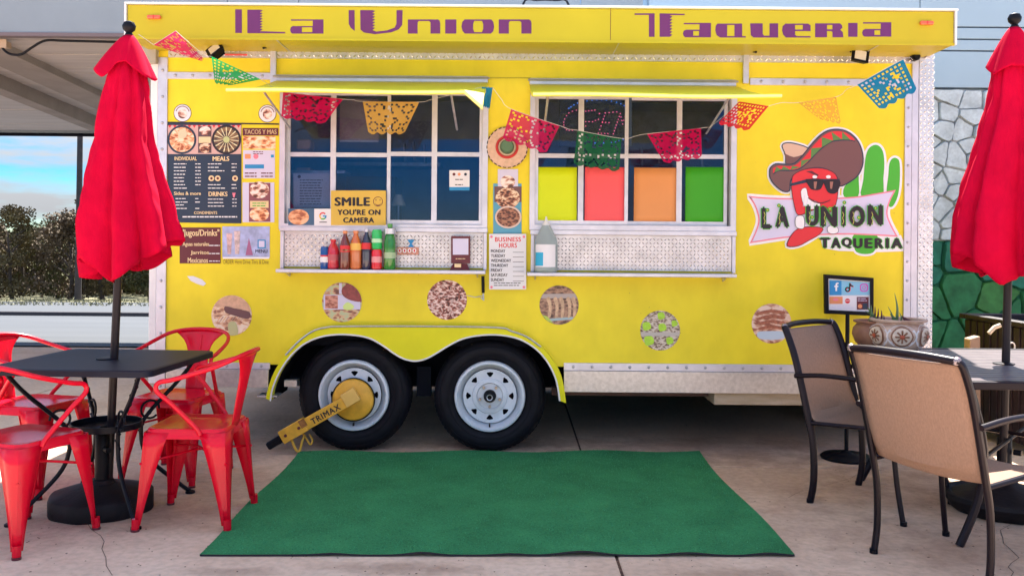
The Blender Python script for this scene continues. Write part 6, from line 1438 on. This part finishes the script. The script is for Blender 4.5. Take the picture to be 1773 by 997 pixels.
# ================================================================== pots with plants on the table
m_clay = M('clay_glaze', (.60, .46, .37), .55, col2=(.42, .27, .20), vscale=14, bump=.2, bscale=60)
m_glz = M('white_glaze', (.74, .72, .72), .4, var=.15, vscale=20, coat=.3)
def pot(label, x, y, r, h, mbody, medallion):
    t = thing('planter', label, 'planter', (x, y, .7355)); c0 = (x, y, .7357)
    O('pot', B().lathe([(r*.55, 0), (r*.62, .004), (r*.86, h*.22), (r, h*.50), (r*.96, h*.72), (r*.80, h*.86), (r*.80, h*.89), (r*.93, h*.92), (r*.95, h*.98), (r*.88, h), (r*.78, h*.97), (r*.74, h*.85), (.01, h*.84)], c0, n=44), mbody, t, smooth=True)
    O('potting_soil', B().lathe([(r*.74, h*.86), (.01, h*.90)], c0, n=24), m_soil2, t)
    if medallion:
        def surf(a, z):   # radius on the pot at height fraction z
            zz_ = z / h; pr = [(0, .62), (.22, .86), (.5, 1), (.72, .96), (.86, .80)]
            for i in range(4):
                if pr[i][0] <= zz_ <= pr[i+1][0]: f_ = (zz_ - pr[i][0]) / (pr[i+1][0] - pr[i][0]); return r * (pr[i][1] + (pr[i+1][1] - pr[i][1]) * f_)
            return r * .8
        def patch(nm, ac, zc, shape, mt, lift):
            vs = []
            for da, dz in shape: a = ac + da / r; z = zc + dz; rr_ = surf(a, z) + lift; vs.append((x + rr_*cos(a), y + rr_*sin(a), c0[2] + z))
            a = ac; rr_ = surf(a, zc) + lift + .001; vs.append((x + rr_*cos(a), y + rr_*sin(a), c0[2] + zc)); n = len(shape)
            O(nm, B().add(vs, [(i, (i+1) % n, n) for i in range(n)]), mt, t, smooth='all', recalc=False)
        for ac in (radians(-106), radians(-161), radians(-50)):
            patch('white_panel', ac, h*.5, [(.082*cos(q), h*.36*sin(q)) for q in [2*pi*i/20 for i in range(20)]], m_glz, .0015)
            patch('medallion', ac, h*.5, circ(0, 0, .058, h*.31, n=20), m_clay2, .0035); patch('medallion_field', ac, h*.5, circ(0, 0, .049, h*.265, n=20), m_glz2, .0055)
            for k in range(8):
                q = 2*pi*k/8; patch('petal', ac, h*.5, [(.012*cos(q - .35), .012*sin(q - .35)), (.034*cos(q - .16), .034*sin(q - .16)), (.036*cos(q), .036*sin(q)), (.034*cos(q + .16), .034*sin(q + .16)), (.012*cos(q + .35), .012*sin(q + .35))], m_clay2, .0075)
            patch('medallion_center', ac, h*.5, circ(0, 0, .012, n=12), m_clay3, .0095)
    return t
m_soil2 = M('potting_soil', (.04, .025, .018), .95, bump=.6); m_clay2 = M('glaze_brown', (.27, .13, .075), .5, var=.2); m_clay3 = M('glaze_red', (.45, .10, .05), .5); m_glz2 = M('glaze_cream', (.70, .58, .46), .45, var=.12, vscale=30)
m_aloe = M('aloe_green', (.10, .19, .07), .45, var=.3, vscale=20); m_deadleaf = M('leaf_maroon', (.14, .03, .04), .6, var=.3)
t1 = pot('painted round clay pot with sunflower medallions and a spiky aloe, on the right table', 2.145, 4.90, .158, .178, m_clay, True)
t2 = pot('plain brown clay pot behind the painted pot on the right table', 2.06, 5.00, .125, .16, M('clay_plain', (.33, .17, .10), .6, col2=(.22, .10, .07), vscale=10), False)
def leaf(px, py, bx, by, r0, Y, par, mt=m_aloe):
    a = Vector((bx, Y, .7357 + by)); e_ = Vector(W(px, py, Y)); m_ = (a + e_) / 2 + Vector((.006, -.01, 0)); O('leaf', B().tube(cr([a, m_, e_], 4, closed=False), [r0 * (1 - .93 * i / 8) for i in range(9)], 6, flat=.45), mt, par, smooth=True)
for px, py, dx, r0 in ((1549, 507, -.01, .020), (1537, 530, -.03, .014), (1541, 543, -.02, .018), (1557, 540, .01, .012)): leaf(px, py, 2.145 + dx, .15, r0, 4.90, t1)
for px, py, dx, r0 in ((1566, 549, .05, .014), (1560, 546, .04, .016), (1572, 552, .07, .011)): leaf(px, py, 2.145 + dx, .15, r0, 4.90, t1, m_deadleaf)
for k, (px, py) in enumerate(((1508, 528), (1515, 530), (1521, 534), (1502, 532), (1526, 537), (1530, 545), (1498, 538))): leaf(px, py, 2.06 + (-.04 + .014 * k), .13, .024, 5.0, t2, m_deadleaf if k % 3 else m_aloe)

# ================================================================== slatted bin at the right edge
BX, BY, BZ = 3.66, 5.95, .84; m_bin = M('bin_brown', (.024, .011, .016), .5, var=.25, vscale=6, bump=.2)
t = thing('waste_bin', 'dark brown slatted bin with rim behind the right table at the picture edge', 'bin', (BX, BY, 0)); hw = .40
for s_ in (-1, 1):
    for k in range(9):
        u = -hw + .05 + k * (2*hw - .1) / 8
        O('slat', B().box(BX + u - .034, BX + u + .034, BY + s_*hw - .010, BY + s_*hw + .010, .06, BZ - .04), m_bin, t, bevel=.004); 
        O('slat', B().box(BX + s_*hw - .010, BX + s_*hw + .010, BY + u - .034, BY + u + .034, .06, BZ - .04), m_bin, t, bevel=.004)
for z in (.14, BZ - .10):
    for s_ in (-1, 1): O('rail', B().box(BX - hw, BX + hw, BY + s_*(hw - .025) - .012, BY + s_*(hw - .025) + .012, z, z + .05), m_bin, t)
O('bin_liner', B().box(BX - hw + .05, BX + hw - .05, BY - hw + .05, BY + hw - .05, .30, BZ - .03), m_under, t)
O('rim', B().plate([(0, 0), (1, 0), (0, 1)], [], 0) if False else B().box(BX - hw - .03, BX + hw + .03, BY - hw - .03, BY - hw + .05, BZ - .035, BZ).box(BX - hw - .03, BX + hw + .03, BY + hw - .05, BY + hw + .03, BZ - .035, BZ).box(BX - hw - .03, BX - hw + .05, BY - hw + .051, BY + hw - .051, BZ - .035, BZ).box(BX + hw - .05, BX + hw + .03, BY - hw + .051, BY + hw - .051, BZ - .035, BZ), m_bin, t, bevel=.006)
O('handle', B().tube(cr([(BX - .14, BY - .3, BZ), (BX - .12, BY - .3, BZ + .07), (BX - .02, BY - .3, BZ + .085), (BX + .03, BY - .3, BZ + .03), (BX + .035, BY - .3, BZ)], 4, closed=False), .012, 8), m_bin, t, smooth=True)
O('corner_stub', B().box(BX - hw - .035, BX - hw - .0, BY - hw - .03, BY - hw + .01, BZ - .04, BZ + .05), m_bin, t, bevel=.004)
b = B(); p0, p1 = W(1712, 577, BY - hw - .04), W(1732, 563, BY - hw - .04); O('pale_latch', B().tube([p0, ((p0[0]+p1[0])/2, p0[1], (p0[2]+p1[2])/2 + .012), p1], .014, 8), M('latch_cream', (.55, .45, .32), .6), t, smooth=True)
p = W(1752, 600, BY - hw - .03); O('metal_eye', B().tube([(p[0] + .018*cos(q), p[1], p[2] + .026*sin(q)) for q in [2*pi*i/14 for i in range(14)]], .005, 6, closed=True), m_galv, t)
p = W(1683, 605, 5.95); O('stone_block', B().hexa([(p[0] - .04, 5.9, 0), (p[0] + .04, 5.9, 0), (p[0] + .04, 6.0, 0), (p[0] - .04, 6.0, 0)], [(p[0] - .035, 5.91, .70), (p[0] + .035, 5.91, .72), (p[0] + .035, 5.99, .72), (p[0] - .035, 5.99, .70)]), M('tan_post', (.42, .28, .20), .8, var=.2), None, label='short tan wooden post beside the dark bin', cat='post', bevel=.006)
bpy.context.view_layer.update()
